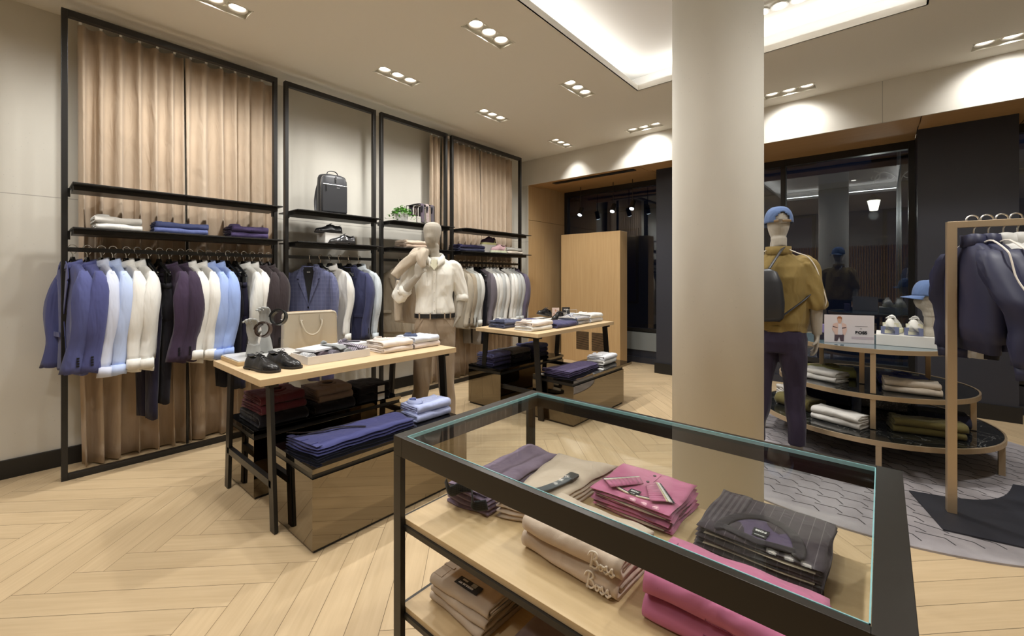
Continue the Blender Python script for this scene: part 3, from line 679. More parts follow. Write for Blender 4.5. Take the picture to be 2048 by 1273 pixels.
# ---------------------------------------------------------------- bronze garment rack on a curved black base
RK = Vector((.305, 3.585, 0)); RD = Vector((cos(radians(7.75)), sin(radians(7.75)), 0))
def garment_rack():
    t = thing('garment_rack', 'bronze clothes rack with a curved black base plate at the right edge', 'clothes rack', (RK.x, RK.y, 0), radians(7.75))
    for x in (0, 1.25): MB().box(x - .021, x + .021, -.021, .021, .022, 1.72).build('post', M_BRASS, t, bevel=.002)
    MB().box(.021, 1.229, -.014, .014, 1.682, 1.72).build('rail', M_BRASS, t, bevel=.002)
    # base plate outline in world metres, concave edge round the table
    W = []
    for k in range(15):
        a = radians(-66 + k * 4.6); W.append((-.10 + .95 * cos(a) + .0 - .16 + .0, 4.72 + 1.02 * sin(a)))
    W = [(.129, 3.768)]
    for k in range(1, 13):
        u = k / 13; W.append((.129 + (.655 - .129) * u + .10 * sin(pi * u), 3.768 + (4.33 - 3.768) * u - .12 * sin(pi * u)))
    W += [(.655, 4.33), (1.55, 4.5), (1.62, 3.9), (1.0, 3.50), (.60, 3.37), (.252, 3.311)]
    M = Matrix.Rotation(-radians(7.75), 4, 'Z') @ Matrix.Translation((-RK.x, -RK.y, 0))
    P = [M @ Vector((x, y, 0)) for x, y in W]
    MB().prism([(p.x, p.y) for p in P][::-1], .0142, .022).build('base_plate', M_PIL, t)
garment_rack()

# ================================================================== HANGING GARMENTS
# local frame of a hung garment: origin on the rail, x along the shoulders, front towards -y, z up
def ring(x, y, z, a, b, n=20, fold=0., seed=0., sq=1.0):
    out = []
    for k in range(n):
        q = 2 * pi * k / n; c, s = cos(q), sin(q)
        w = 1 + fold * sin(5 * q + seed + z * 5) * .7 + fold * sin(9 * q + seed * 1.7 + z * 15)
        out.append((x + a * (abs(c) ** sq) * (1 if c > 0 else -1), y + b * (abs(s) ** .8) * (1 if s > 0 else -1) * w, z + .004 * sin(3 * q + seed)))
    return out
def hanger(t, cloth=True, label=None, group=None, wide=.2, clips=False, hookmat=None):
    h = hookmat or M_SILV
    pts = bezier([(0, .012, -.045), (0, .028, -.012), (0, .018, .012), (0, -.002, .018), (0, -.018, .004), (0, -.012, -.022), (0, 0, -.045), (0, 0, -.085)], 5)
    MB().tube(pts, .0032, 6, up=(1, 0, 0)).build('hook', h, t)
    b = MB()
    for s in (-1, 1):
        b.tube([(0, 0, -.080), (s * .05, 0, -.112), (s * .12, 0, -.155), (s * (wide - .03), 0, -.200)], [(.012, .008), (.014, .009), (.012, .010), (.010, .010)], 8, up=(0, 0, 1))
    b.add([(-.046, -.009, -.118), (.046, -.009, -.118), (.020, -.007, -.066), (-.020, -.007, -.066), (-.046, .009, -.118), (.046, .009, -.118), (.020, .007, -.066), (-.020, .007, -.066)], [(0, 1, 2, 3), (7, 6, 5, 4), (0, 3, 7, 4), (1, 5, 6, 2), (3, 2, 6, 7), (0, 4, 5, 1)])
    b.build('hanger_arm', M_HANG, t)
    if clips:
        c = MB(); c.tube([(-.17, 0, -.17), (.17, 0, -.17)], .004, 8); c.build('bar', M_CHROME, t)
        for s in (-1, 1):
            MB().box(s * .12 - .02, s * .12 + .02, -.014, .014, -.265, -.165).build('clip', M_HANG, t, bevel=.003)
def sleeve(t, s, mat, zs=-.175, ze=-.84, r0=.062, r1=.045, xo=.215, drop=.05, cuff=None, seed=0., bend=0., elbow=None, name='sleeve'):
    R = []; m = 16
    for i in range(m + 1):
        u = i / m; z = zs + (ze - zs) * u
        x = s * (xo + .028 * sin(pi * min(1, u * 1.3)) - .01 * u); y = -drop * u * u - bend * sin(pi * u)
        env = (.30, .58, .78, .90, .97)[i] if i < 5 else 1.0
        a = (r0 * (1 - u) + r1 * u) * env * (1 + .06 * sin(seed * 3 + u * 9) * (u > .2))
        if i == 0: x -= s * .02; z += .010
        R.append(ring(x, y + .006 * sin(u * 8 + seed), z, a * .62, a, 20, .08 + .10 * u, seed + i * .22))
    mat_ = mat
    sl = MB().rings(R).build(name, mat_, t, smooth=True)
    xe = s * (xo - .01 + .028 * sin(pi * 1.0)); ye = -drop
    if cuff:
        c = MB(); a = r1 * 1.02
        c.rings([ring(s * (xo + .012), ye - .001, ze + .012, a * .62, a * .92, 18, .04, seed), ring(s * (xo + .010), ye - .003, ze - .054, a * .66, a * .98, 18, .04, seed)])
        c.build('cuff', cuff, sl, smooth=True)
    return sl
def buttons_on(t, pts, mat, r=.006):
    for p in pts: MB().lathe([(.0001, -.002), (r, -.002), (r, .002), (.0001, .002)], 10).xf(Matrix.Translation(p) @ Matrix.Rotation(pi / 2, 4, 'X')).build('button', mat, t)
M_BTN = simple('dark_button', (.01, .01, .012), .3)
M_BTNW = simple('pearl_button', (.7, .68, .62), .3)
def jacket_body(t, mat, hem, hw=.225, hd=.036, seed=0., zn=-.105):
    prof = [(zn, .070, .030), (zn - .012, .088, .036), (-.132, .125, hd), (-.155, .170, hd), (-.182, .208, hd), (-.215, hw - .004, hd), (-.27, hw, hd * 1.05), (-.42, hw - .005, hd), (-.56, hw - .012, hd), (-.72, hw - .002, hd * 1.05), (hem + .02, hw + .008, hd * 1.08), (hem, hw + .006, hd)]
    R = [ring(0, 0, z, a, b, 28, .04 + .10 * max(0, -z - .2), seed + z * 3, .85) for z, a, b in prof]
    return MB().rings(R).build('body', mat, t, smooth=True)
def lapels(t, mat, lining, yf, depth=.36, shirt=None, label=True):
    """opening of a tailored jacket: dark lining, two lapels, the closing edge"""
    f = -yf
    MB().add([(-.058, f - .002, -.11), (.058, f - .002, -.11), (0.004, f - .006, -.11 - depth)], [(0, 2, 1)]).build('lining', lining, t, solid=.002)
    if label: 
        lb = MB().box(-.028, .028, f - .0055, f - .0035, -.172, -.148).build('label', M_LABEL, t); text_mesh('label_text', 'BOSS', .013, M_LTXT, lb, (0, f - .006, -.160), (pi / 2, 0, 0))
    for s in (-1, 1):
        P = [(s * .048, -.098), (s * .082, -.125), (s * .112, -.215), (s * .088, -.228), (s * .098, -.245), (s * .006, -.115 - depth), (s * .012, -.10 - depth * .86), (s * .052, -.17)]
        b = MB(); pv = [(x, f - .010 - .004 * (k in (2, 3, 4)), z) for k, (x, z) in enumerate(P)]
        b.add(pv, [tuple(range(len(P)))] if s < 0 else [tuple(range(len(P) - 1, -1, -1))]); b.build('lapel', mat, t, solid=.004)
    e = MB().tube([(0.004, f - .009, -.11 - depth), (.03, f - .008, -.11 - depth - .15), (.06, f - .006, -.84)], .003, 6); e.build('closing_edge', mat, t)
    buttons_on(t, [(.0, f - .012, -.14 - depth), (.02, f - .012, -.25 - depth)], M_BTN, .009)
    for s in (-1, 1): MB().box(s * .14 - .06, s * .14 + .06, f - .008, f - .002, -.625, -.59).build('pocket_flap', mat, t, bevel=.002)
def collar_ring(t, mat, z=-.10, r=.062, h=.045, open_=.5):
    def fn(u, v):
        q = -pi / 2 + open_ * .5 + (2 * pi - open_) * u
        k = (v * 2 if v < .5 else 2 - v * 2); rr = r * (1 + .02) + (0 if v < .5 else .012 * (1 - k) + .004)
        return (rr * cos(q) * 1.12, rr * sin(q) * .62 - .012 * abs(2 * u - 1) ** 3, z + h * k - (.0 if v < .5 else .018 * (1 - k)) - .042 * abs(2 * u - 1) ** 1.6 * (.4 + .6 * k))
    return MB().sheet(fn, 22, 6).build('collar', mat, t, smooth=True, solid=.0025)
def suit_jacket(y, label, cat, group, mat, x=-4.25, yaw=0., hem=-.86, lap=True, seed=0., lining=None, z=1.602, tie=False):
    t = thing('suit_jacket', label, 'jacket', (x, y, z), yaw, group)
    jacket_body(t, mat, hem, seed=seed)
    for s in (-1, 1):
        sl = sleeve(t, s, mat, seed=seed + s, ze=-.84, r0=.066, r1=.052)
        b = MB()
        for k in range(4): b.lathe([(.0001, 0), (.0055, 0), (.0055, .003), (.0001, .003)], 8, (0, 0, 0)) if False else b.add([(s * .243, -.028 - .006, -.80 + k * .017), (s * .243, -.042 - .006, -.80 + k * .017), (s * .243, -.042 - .006, -.788 + k * .017), (s * .243, -.028 - .006, -.788 + k * .017)], [(0, 1, 2, 3)])
        b.build('cuff_button', M_BTN, sl, solid=.003)
    collar_ring(t, mat, z=-.118, r=.068, h=.04, open_=1.2)
    if lap: lapels(t, mat, lining or M_LABEL, .036)
    return t
def dress_shirt(y, label, group, mat, x=-4.25, yaw=0., hem=-.90, seed=0., z=1.602, cuffmat=None, tie=None, french=False, name='dress_shirt'):
    t = thing(name, label, 'shirt', (x, y, z), yaw, group)
    jacket_body(t, mat, hem, hw=.205, hd=.028, seed=seed, zn=-.108)
    for s in (-1, 1):
        sl = sleeve(t, s, mat, seed=seed + s, ze=(-.835 if french else -.80) + .012 * sin(seed * 7), r0=.056, r1=.044, xo=.20, cuff=cuffmat or mat, drop=.035, bend=.012 * sin(seed * 3))
        if french: buttons_on(sl, [(s * .232, -.052, -.85)], M_SILV, .006)
    collar_ring(t, mat, z=-.112, r=.060, h=.048, open_=.35)
    MB().box(-.016, .016, -.034, -.028, -.86, -.125).build('placket', mat, t, bevel=.002)
    buttons_on(t, [(0, -.0355, -.16 - .085 * k) for k in range(8)], M_BTNW, .005)
    if tie:
        b = MB(); b.tube([(0, -.040, -.118), (0, -.048, -.15), (.004, -.042, -.19)], [(.018, .010), (.022, .012), (.012, .006)], 8, up=(0, -1, 0)); 
        b.add([(-.012, -.042, -.18), (.012, -.042, -.18), (.036, -.040, -.74), (0, -.040, -.79), (-.036, -.040, -.74)], [(0, 1, 2, 3, 4)]); b.build('necktie', tie, t, solid=.003)
    return t
def hung_trousers(y, label, group, mat, x=-4.25, yaw=0., hem=-1.27, seed=0., z=1.602):
    t = thing('hung_trousers', label, 'trousers', (x, y, z), yaw, group)
    L = -.255
    b = MB()
    b.rings([ring(0, 0, L, .175, .013, 24, .0, 0, .6), ring(0, 0, L - .04, .18, .015, 24, .1, seed, .7), ring(0, 0, L - .16, .195, .03, 24, .15, seed, .8), ring(0, 0, L - .26, .19, .04, 24, .15, seed, .8), ring(0, 0, L - .30, .17, .03, 24, .1, seed, .8)])
    w = b.build('waist', mat, t, smooth=True)
    MB().rings([ring(0, 0, L + .002, .177, .0165, 24, 0, 0, .6), ring(0, 0, L - .036, .181, .018, 24, 0, 0, .6)]).build('waistband', mat, w, smooth=True)
    for s in (-1, 1):
        R = []
        for i in range(11):
            u = i / 10; zz = L - .24 + (hem - L + .24) * u; R.append(ring(s * (.095 - .012 * u) , .008 * sin(3 * u + seed), zz, .088 - .020 * u, .034 - .008 * u, 16, .12, seed + s + i * .3, .9))
        MB().rings(R).build('leg', mat, t, smooth=True)
    return t
def hang(y, n, where, x=-4.25, yaw=0., clips=False, z=1.602, hookmat=None, name='clothes_hanger', kind='black'):
    t = thing(name, 'black hanger holding ' + where, 'hanger', (x, y, z), yaw, n); hanger(t, clips=clips, hookmat=hookmat)
    return t
COLS = dict(
 blue=fabric((.085, .095, .235)), blue2=fabric((.075, .082, .215)), lstripe=fabric((.62, .66, .80), key='cloth_lstripe'),
 lblue=fabric((.50, .60, .86), key='cloth_lblue'), white=fabric((.80, .785, .74)), white2=fabric((.78, .77, .73)), wlilac=fabric((.74, .71, .74)),
 black=fabric((.012, .011, .016)), navyblk=fabric((.018, .016, .035)), plum=fabric((.050, .032, .062)), plum2=fabric((.045, .030, .055)),
 sky=fabric((.36, .47, .80), key='cloth_sky'), sky2=fabric((.34, .46, .82), key='cloth_sky2'), brown=fabric((.040, .030, .032)),
 check=fabric((.115, .125, .225), kind='check', c2=(.155, .165, .27), sc=26), navy=fabric((.055, .060, .13)), greycheck=fabric((.62, .67, .70), kind='check', c2=(.50, .56, .62), sc=90),
 tan=fabric((.36, .30, .22)), tan2=fabric((.42, .37, .29)), greenish=fabric((.47, .47, .43)), mauve=fabric((.155, .135, .155)), offw=fabric((.70, .70, .66)),
 lgrey=fabric((.52, .53, .52)), purpgrey=fabric((.125, .105, .15)), taupe=fabric((.30, .27, .24)))
G1 = 'garments on the nearest wall rack'
row1 = [('j', .269, 'blue', 'mid-blue suit jacket, outermost left on the nearest rack'), ('j', .340, 'blue2', 'mid-blue suit jacket, second from the left post of the nearest rack'),
 ('f', .412, 'lstripe', 'pale striped shirt with french cuffs next to the blue jackets'), ('f', .473, 'lblue', 'light blue striped shirt with french cuff just left of the white shirts'),
 ('s', .547, 'white', 'white shirt, the left one of the first white pair on the nearest rack'), ('s', .609, 'white2', 'white shirt touching the first black trousers on the nearest rack'),
 ('t', .674, 'navyblk', 'black trousers hanging longest, left of the plum jackets'), ('t', .739, 'black', 'black trousers directly beside the left plum jacket'),
 ('j', .801, 'plum', 'dark plum suit jacket, left of the two on the nearest rack'), ('j', .872, 'plum2', 'dark plum suit jacket, right of the two, beside a white shirt'),
 ('s', .930, 'white2', 'white shirt between the plum jacket and its white twin'), ('s', 1.002, 'white', 'white shirt left of the sky blue shirts, cuff above the oak table corner'),
 ('s', 1.060, 'sky', 'sky blue shirt, left of the two blue ones at mid rack'), ('s', 1.128, 'sky2', 'sky blue shirt with bent sleeve, right of the two blue ones'),
 ('t', 1.199, 'black', 'black trousers just right of the sky blue shirts'), ('t', 1.256, 'navyblk', 'black trousers just left of the last white shirts of the nearest rack'),
 ('s', 1.321, 'offw', 'off-white shirt behind the belt display, left of its pair'), ('s', 1.388, 'white', 'off-white shirt left of the brown jackets on the nearest rack'),
 ('j', 1.453, 'brown', 'dark brown suit jacket, left of the two at the right post'), ('j', 1.520, 'brown', 'dark brown suit jacket next to the right post of the nearest rack')]
HD = ['the outermost left blue jacket', 'the second blue jacket', 'the pale striped shirt', 'the light blue striped shirt', 'the first white shirt', 'the white shirt beside black trousers', 'the longest black trousers',
      'the black trousers beside the plum jacket', 'the left plum jacket', 'the right plum jacket', 'the white shirt beside the plum jacket', 'the white shirt left of the sky blue ones', 'the left sky blue shirt', 'the right sky blue shirt',
      'black trousers right of the sky blue shirts', 'black trousers left of the off-white shirts', 'the left off-white shirt', 'the right off-white shirt', 'the left brown jacket', 'the brown jacket at the right post']
rn = random.Random(8)
for k, (kd, y, c, lb) in enumerate(row1):
    yaw = radians(14 + rn.uniform(-4, 4)); sd = rn.uniform(0, 9)
    if kd == 'j': suit_jacket(y, lb, 'jacket', G1, COLS[c], yaw=yaw, seed=sd, lap=(k < 2))
    elif kd == 't': hung_trousers(y, lb, G1, COLS[c], yaw=yaw, hem=-1.27 + (k in (14, 15)) * .12 + (k == 7) * .10, seed=sd)
    else: dress_shirt(y, lb, G1, COLS[c], yaw=yaw, seed=sd, french=(kd == 'f'), hem=-.88 + rn.uniform(-.02, .02))
    hang(y, 'hangers on the nearest wall rack', HD[k] + ' on the nearest rack', yaw=yaw, clips=(kd == 't'))
# ---- second rack: outfits turned to the room
G2 = 'outfits on the second wall rack'; H2 = 'hangers on the second wall rack'
Y2 = [1.90, 2.00, 2.10, 2.20, 2.307, 2.421]
M_TIE = fabric((.03, .025, .035), kind='diag', c2=(.35, .33, .36), sc=70)
a = radians(42)
suit_jacket(Y2[0], 'blue double-breasted check suit jacket facing the room behind the beige briefcase', 'jacket', G2, COLS['check'], yaw=a, seed=1.3, x=-4.24)
hung_trousers(Y2[1] + .02, 'blue check trousers showing below the nearer oak table', G2, fabric((.075, .070, .16)), yaw=a * .6, hem=-1.25, seed=2, x=-4.27)
dress_shirt(Y2[2], 'white shirt with a dark striped tie beside the blue check jacket', G2, COLS['white'], yaw=a * .8, seed=3, tie=M_TIE)
hung_trousers(Y2[3], 'dark trousers between the white shirt and the navy jacket', G2, COLS['navyblk'], yaw=a * .6, hem=-1.0, seed=4, x=-4.28)
suit_jacket(Y2[4], 'navy suit jacket beside the pale grey patterned shirt', 'jacket', G2, COLS['navy'], yaw=a * .75, seed=5.2, lap=True)
dress_shirt(Y2[5], 'pale grey-blue patterned shirt at the right end of the second rack', G2, COLS['greycheck'], yaw=a * .7, seed=6)
for k, (y, d, w) in enumerate(zip(Y2, ['the blue check jacket', 'the blue check trousers', 'the white shirt with striped tie', 'the dark trousers', 'the navy suit jacket', 'the pale patterned shirt'], [1, .6, .8, .6, .75, .7])):
    hang(y, H2, d + ' on the second rack', yaw=a * w, clips=(k in (1, 3)))
# ---- third rack
G3 = 'outfits on the third wall rack'
suit_jacket(2.93, 'open tan suit jacket hanging left of the white-shirted mannequin', 'jacket', G3, COLS['tan'], yaw=radians(35), seed=2.2, lining=COLS['taupe'])
dress_shirt(3.05, 'white shirt partly hidden between the tan jacket and the mannequin', G3, COLS['offw'], yaw=radians(30), seed=7)
hung_trousers(3.17, 'tan trousers behind the mannequin on the third rack', G3, COLS['tan2'], yaw=radians(25), seed=1, hem=-1.15)
for y, d, c in ((2.93, 'the open tan jacket', 0), (3.05, 'the half hidden white shirt', 0), (3.17, 'the tan trousers', 1)): hang(y, 'hangers on the third wall rack', d + ' on the third rack', yaw=radians(30), clips=bool(c))
# ---- fourth rack
G4 = 'garments on the farthest wall rack'
row4 = [('j', 3.80, 'tan2', 'pale tan jacket closest behind the mannequin arm, farthest rack'), ('j', 3.875, 'tan', 'tan jacket, second behind the mannequin on the farthest rack'), ('j', 3.95, 'greenish', 'grey-beige jacket beside the off-white shirt, farthest rack'),
 ('s', 4.03, 'offw', 'off-white shirt with low hem left of the dark trousers, farthest rack'), ('t', 4.10, 'taupe', 'taupe trousers left of the mauve-grey jacket, farthest rack'), ('t', 4.17, 'black', 'black trousers hidden behind the mauve-grey jacket'),
 ('j', 4.25, 'mauve', 'mauve-grey suit jacket in the middle of the farthest rack'), ('s', 4.33, 'white', 'white shirt right beside the mauve-grey jacket'), ('s', 4.40, 'white2', 'white shirt, second right of the mauve-grey jacket'),
 ('s', 4.47, 'lgrey', 'light grey shirt between white shirts, farthest rack'), ('s', 4.54, 'white', 'white shirt left of the dark hanger gap, farthest rack'), ('t', 4.61, 'mauve', 'dark grey trousers reaching below the farther oak table'),
 ('s', 4.68, 'white', 'white shirt just right of the dark grey trousers'), ('s', 4.75, 'white2', 'white shirt, second right of the dark grey trousers'), ('s', 4.82, 'lgrey', 'light grey shirt near the right end of the farthest rack'),
 ('s', 4.89, 'lgrey', 'light grey shirt next to the purple-grey jacket'), ('j', 4.985, 'purpgrey', 'purple-grey suit jacket at the right end of the farthest rack')]
HF = ['pale tan jacket by the mannequin arm', 'second tan jacket', 'grey-beige jacket', 'low hemmed off-white shirt', 'taupe trousers', 'hidden black trousers', 'mauve-grey jacket', 'first white shirt right of the mauve jacket', 'second white shirt right of the mauve jacket', 'grey shirt between whites', 'white shirt left of the grey trousers',
      'long dark grey trousers', 'first white shirt right of the grey trousers', 'second white shirt right of the grey trousers', 'grey shirt near the right end', 'grey shirt touching the purple jacket', 'purple-grey end jacket']
for k, (kd, y, c, lb) in enumerate(row4):
    yaw = radians(10 + rn.uniform(-4, 4)); sd = rn.uniform(0, 9)
    if kd == 'j': suit_jacket(y, lb, 'jacket', G4, COLS[c], yaw=yaw, seed=sd, lap=(k in (6,)), hem=-.88)
    elif kd == 't': hung_trousers(y, lb, G4, COLS[c], yaw=yaw, hem=-1.12 if k != 11 else -1.02, seed=sd)
    else: dress_shirt(y, lb, G4, COLS[c], yaw=yaw, seed=sd, hem=-.90)
    hang(y, 'hangers on the farthest wall rack', 'the ' + HF[k] + ', farthest rack', yaw=yaw, clips=(kd == 't'))

# ---- bomber jackets on the bronze rack
M_NAVYN = simple('navy_nylon', (.022, .024, .058), .5, 0, .4); M_PIPING = simple('cream_piping', (.75, .70, .62), .6)
M_GREYJ = fabric((.55, .54, .51))
def bomber(s, label, mat, piping, yaw, seed=0., hem=-.74):
    P = RK + RD * s
    t = thing('bomber_jacket', label, 'jacket', (P.x, P.y, 1.72), yaw, 'jackets on the bronze rack')
    prof = [(-.135, .075, .05), (-.155, .12, .06), (-.19, .175, .075), (-.24, .225, .085), (-.34, .25, .095), (-.46, .25, .095), (-.60, .245, .09), (hem + .06, .24, .085), (hem + .055, .215, .07), (hem, .21, .066)]
    R = [ring(0, 0, z, a, b * .72, 32, .07, seed + z * 5, .85) for z, a, b in prof]; MB().rings(R).build('body', mat, t, smooth=True)
    col = MB().rings([ring(0, 0, -.150, .078, .046, 24), ring(0, 0, -.12, .074, .044, 24), ring(0, .004, -.082, .070, .042, 24)], cap=False).build('collar', mat, t, smooth=True, solid=.006)
    for sg in (-1, 1):
        R = []; ctr = []
        for i in range(17):
            u = i / 16; x = sg * (.14 + .185 * min(1, u * 2.0) ** .8 + .04 * u); z = -.175 - .03 * min(1, u * 3) - .60 * max(0, u - .06); y = -.05 * u + .015 * sin(7 * u + seed)
            a = (.05 + .045 * min(1, u * 4)) * (1 - .32 * u) * (1 + .07 * sin(17 * u + seed)); R.append(ring(x, y, z, a * .82, a, 20, .08, seed + i, 1)); ctr.append((x, y, z, a))
        sl = MB().rings(R).build('sleeve', mat, t, smooth=True)
        x, y, z, a = ctr[-1]
        MB().rings([ring(x, y, z + .005, .045, .052, 20), ring(x, y, z - .065, .040, .046, 20)]).build('cuff', mat, sl, smooth=True)
        if piping:
            pp = [(sg * .075, -.012, -.128), (sg * .14, -.015, -.125)] + [(x + sg * a * .84, y - .012, z + (a * .55 if i < 4 else 0)) for i, (x, y, z, a) in enumerate(ctr) if i > 1]
            MB().tube(bezier(pp, 3), .0045, 6).build('piping', M_PIPING, sl)
    MB().tube([(0, -.048, -.15), (0, -.073, -.4), (0, -.052, hem)], .004, 6).build('zip', M_CHROME if piping else M_BTN, t)
    return t
BOM = [(.092, 'navy blue bomber jacket with cream piping, nearest the left post of the bronze rack', M_NAVYN, 1, -.74), (.150, 'navy blue bomber jacket with cream piping, second on the bronze rack', M_NAVYN, 1, -.72),
       (.208, 'pale grey hooded jacket, third on the bronze rack', M_GREYJ, 0, -.66), (.262, 'pale grey jacket at the right edge, fourth on the bronze rack', M_GREYJ, 0, -.66), (.318, 'black jacket beyond the pale grey ones on the bronze rack', COLS['black'], 0, -.7)]
for k, (s, lb, m, pp, hem) in enumerate(BOM):
    yw = radians(108 + 2 * k); bomber(s, lb, m, pp, yw, seed=k * 2.1, hem=hem)
    P = RK + RD * s; t = thing('clothes_hanger', 'black hanger with a thick silver hook, ' + ('first', 'second', 'third', 'fourth', 'fifth')[k] + ' from the post of the bronze rack', 'hanger', (P.x, P.y, 1.72), yw, 'hangers on the bronze rack')
    hk = bezier([(0, .018, -.012), (0, .032, .0), (0, .026, .022), (0, .004, .030), (0, -.018, .018), (0, -.020, -.01), (0, -.008, -.035), (0, 0, -.055), (0, 0, -.10)], 5)
    MB().tube(hk, .0042, 8, up=(1, 0, 0)).build('hook', M_SILV, t)
    b = MB()
    for s2 in (-1, 1): b.tube([(0, 0, -.10), (s2 * .05, 0, -.135), (s2 * .15, 0, -.215)], [(.012, .010), (.014, .010), (.012, .010)], 8)
    b.build('hanger_arm', M_HANG, t)

# ================================================================== FOLDED CLOTHES
# local frame: x along the fold, the round fold towards -y, z up, base at z = 0
def strip(mb, path, t, x0, x1, nx=16, seed=0., amp=.003, skew=0.):
    P = [Vector((y, z)) for y, z in path]; n = len(P); prof = []
    def nrm(i):
        d = P[min(i + 1, n - 1)] - P[max(i - 1, 0)]; d.normalize(); return Vector((-d.y, d.x))
    up = [P[i] + nrm(i) * t / 2 for i in range(n)]; dn = [P[i] - nrm(i) * t / 2 for i in range(n)]
    e = (P[-1] - P[-2]).normalized() * t * .35; s0 = (P[0] - P[1]).normalized() * t * .35
    prof = up + [P[-1] + e] + dn[::-1] + [P[0] + s0]
    R = []
    for k in range(nx + 1):
        u = k / nx; x = x0 + (x1 - x0) * u; ring_ = []
        edge = min(1, min(k, nx - k) / 1.0)
        for j, q in enumerate(prof):
            w1 = amp * sin(7 * u + seed + q.x * 25) + amp * .6 * sin(17 * u + seed * 2.3 + q.x * 60 + q.y * 40)
            w2 = amp * 1.2 * sin(5 * u + seed * 1.7 + q.y * 30)
            ring_.append((x + .003 * sin(q.x * 40 + seed) * (1 if k in (0, nx) else 0), q.x + w2 + skew * (u - .5), max(.0006, q.y + w1 * min(1, q.y / .02))))
        R.append(ring_)
    mb.rings(R); return mb
def folded_mesh(w, d, h, seed=0., leaves=3, amp=.003, sharp=.5):
    """a folded garment: an outer leaf wrapping round the front fold and inner leaves"""
    b = MB(); ts = h * .26; r = h / 2 - ts / 2; rnd = random.Random(int(seed * 100) + 7)
    N = 8; path = [(d / 2, ts / 2), (d / 4, ts / 2), (0, ts / 2), (-d / 4, ts / 2), (-d / 2 + r, ts / 2)]
    for k in range(1, N): a = -pi / 2 - pi * k / N; path.append((-d / 2 + r + r * cos(a), h / 2 + r * sin(a)))
    path += [(-d / 2 + r, h - ts / 2), (-d / 4, h - ts * .45), (0, h - ts / 2), (d / 4, h - ts * .62), (d / 2 - .012, h - ts * 1.0)]
    strip(b, path, ts, -w / 2, w / 2, 18, seed, amp)
    hh = (h - 2 * ts); m = leaves
    for k in range(m):
        z0 = ts + hh * (k + .5) / m; o = rnd.uniform(0, .02)
        strip(b, [(-d / 2 + ts + .004 + r * .3, z0), (-d / 6, z0 + rnd.uniform(-.002, .002)), (d / 6, z0), (d / 2 - o, z0 * .92)], hh / m * .95, -w / 2 + rnd.uniform(-.004, .007), w / 2 - rnd.uniform(-.004, .007), 14, seed + k, amp * .6)
    return b
def folded(kind, name, label, cat, group, mat, loc, rz, w, d, h, seed=0., collar=None, trim=None, leaves=3, tilt=None):
    t = thing(name, label, cat, loc, rz, group, rot=tilt)
    folded_mesh(w, d, h, seed, leaves).build('cloth', mat, t, smooth=True, bevel=0)
    if kind == 'shirt':   # collar lying on the top, at the -x end
        cx = -w / 2 + .055
        def fn(u, v):
            q = radians(35) + radians(290) * u; rr = .040 + (.016 * v); return (cx + rr * cos(q) * .85, rr * sin(q) * 1.15 + .01, h + .020 * (1 - v) + .001)
        MB().sheet(fn, 20, 3).build('collar', collar or mat, t, smooth=True, solid=.002)
        MB().box(cx + .03, w / 2 - .01, -.012, .012, h - .0025, h + .0015).build('placket', mat, t, bevel=.001)
        b = MB()
        for k in range(3): b.lathe([(.0001, 0), (.005, 0), (.005, .002), (.0001, .002)], 8, (cx + .07 + .06 * k, 0, h + .0015))
        b.build('button', M_BTNW, t)
    elif kind == 'knit':  # ribbed neck ring facing the fold
        R = []
        for k in range(9):
            a = pi * k / 8
        b = MB(); pts = [(.052 * cos(q), -.02 + .040 * sin(q), h + .008 + .006 * sin(q)) for q in [2 * pi * k / 20 for k in range(20)]]
        b.tube(pts, [(.014, .010)] * 20, 8, closed=True, cap=False); b.build('neck_rib', trim or mat, t, smooth=True)
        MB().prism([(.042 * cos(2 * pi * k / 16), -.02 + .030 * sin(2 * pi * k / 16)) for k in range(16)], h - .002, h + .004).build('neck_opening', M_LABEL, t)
    elif kind == 'pants':
        MB().box(-w / 2 + .002, -w / 2 + .036, -d / 2 + .01, d / 2 - .02, h - .002, h + .003).build('waistband', mat, t, bevel=.001)
        for k in (-.3, 0, .3): MB().box(-w / 2, -w / 2 + .042, k * d - .005, k * d + .005, h + .001, h + .005).build('belt_loop', mat, t)
    return t
FC = dict(cream=fabric((.78, .70, .64)), pinkw=fabric((.80, .72, .70)), paleb=fabric((.66, .70, .80)), shirtb=fabric((.42, .48, .74)), dgr=fabric((.085, .105, .18)), white=COLS['white'],
 denim=fabric((.085, .095, .155)), navyt=fabric((.075, .072, .155)), stripe=fabric((.70, .66, .60), kind='stripe_x', c2=(.12, .14, .22), sc=55), whiteb=fabric((.76, .77, .80)),
 navy=fabric((.060, .065, .185)), navyd=fabric((.028, .030, .06)), maroon=fabric((.125, .030, .045), kind='stripe_x', c2=(.095, .022, .034), sc=230), taupe=fabric((.29, .22, .185), kind='stripe_x', c2=(.25, .19, .155), sc=230),
 black=COLS['black'], jean=fabric((.095, .10, .24)), jean2=fabric((.035, .032, .085)), grey=fabric((.13, .125, .125)), bluej=fabric((.075, .085, .20)), purple=fabric((.085, .068, .145)),
 beige=fabric((.64, .52, .41)), khaki=fabric((.52, .42, .32)), lilac=fabric((.25, .19, .26)), purp=fabric((.068, .050, .125)), blues=fabric((.10, .125, .28)), tanp=fabric((.45, .34, .26)),
 olive=fabric((.27, .26, .085)), olive2=fabric((.125, .105, .038)), royal=fabric((.055, .068, .24)), knit=fabric((.66, .64, .60)), bone=fabric((.66, .58, .48)), greyp=fabric((.30, .31, .33), kind='floral', c2=(.6, .6, .62), sc=60),
 pink=fabric((.55, .175, .30), .85, .2), swt=fabric((.66, .53, .42), .92, .5), pin=fabric((.052, .040, .050), kind='pin', c2=(.14, .12, .13), sc=42), fine=fabric((.052, .040, .050), kind='stripe_x', c2=(.10, .085, .095), sc=70))
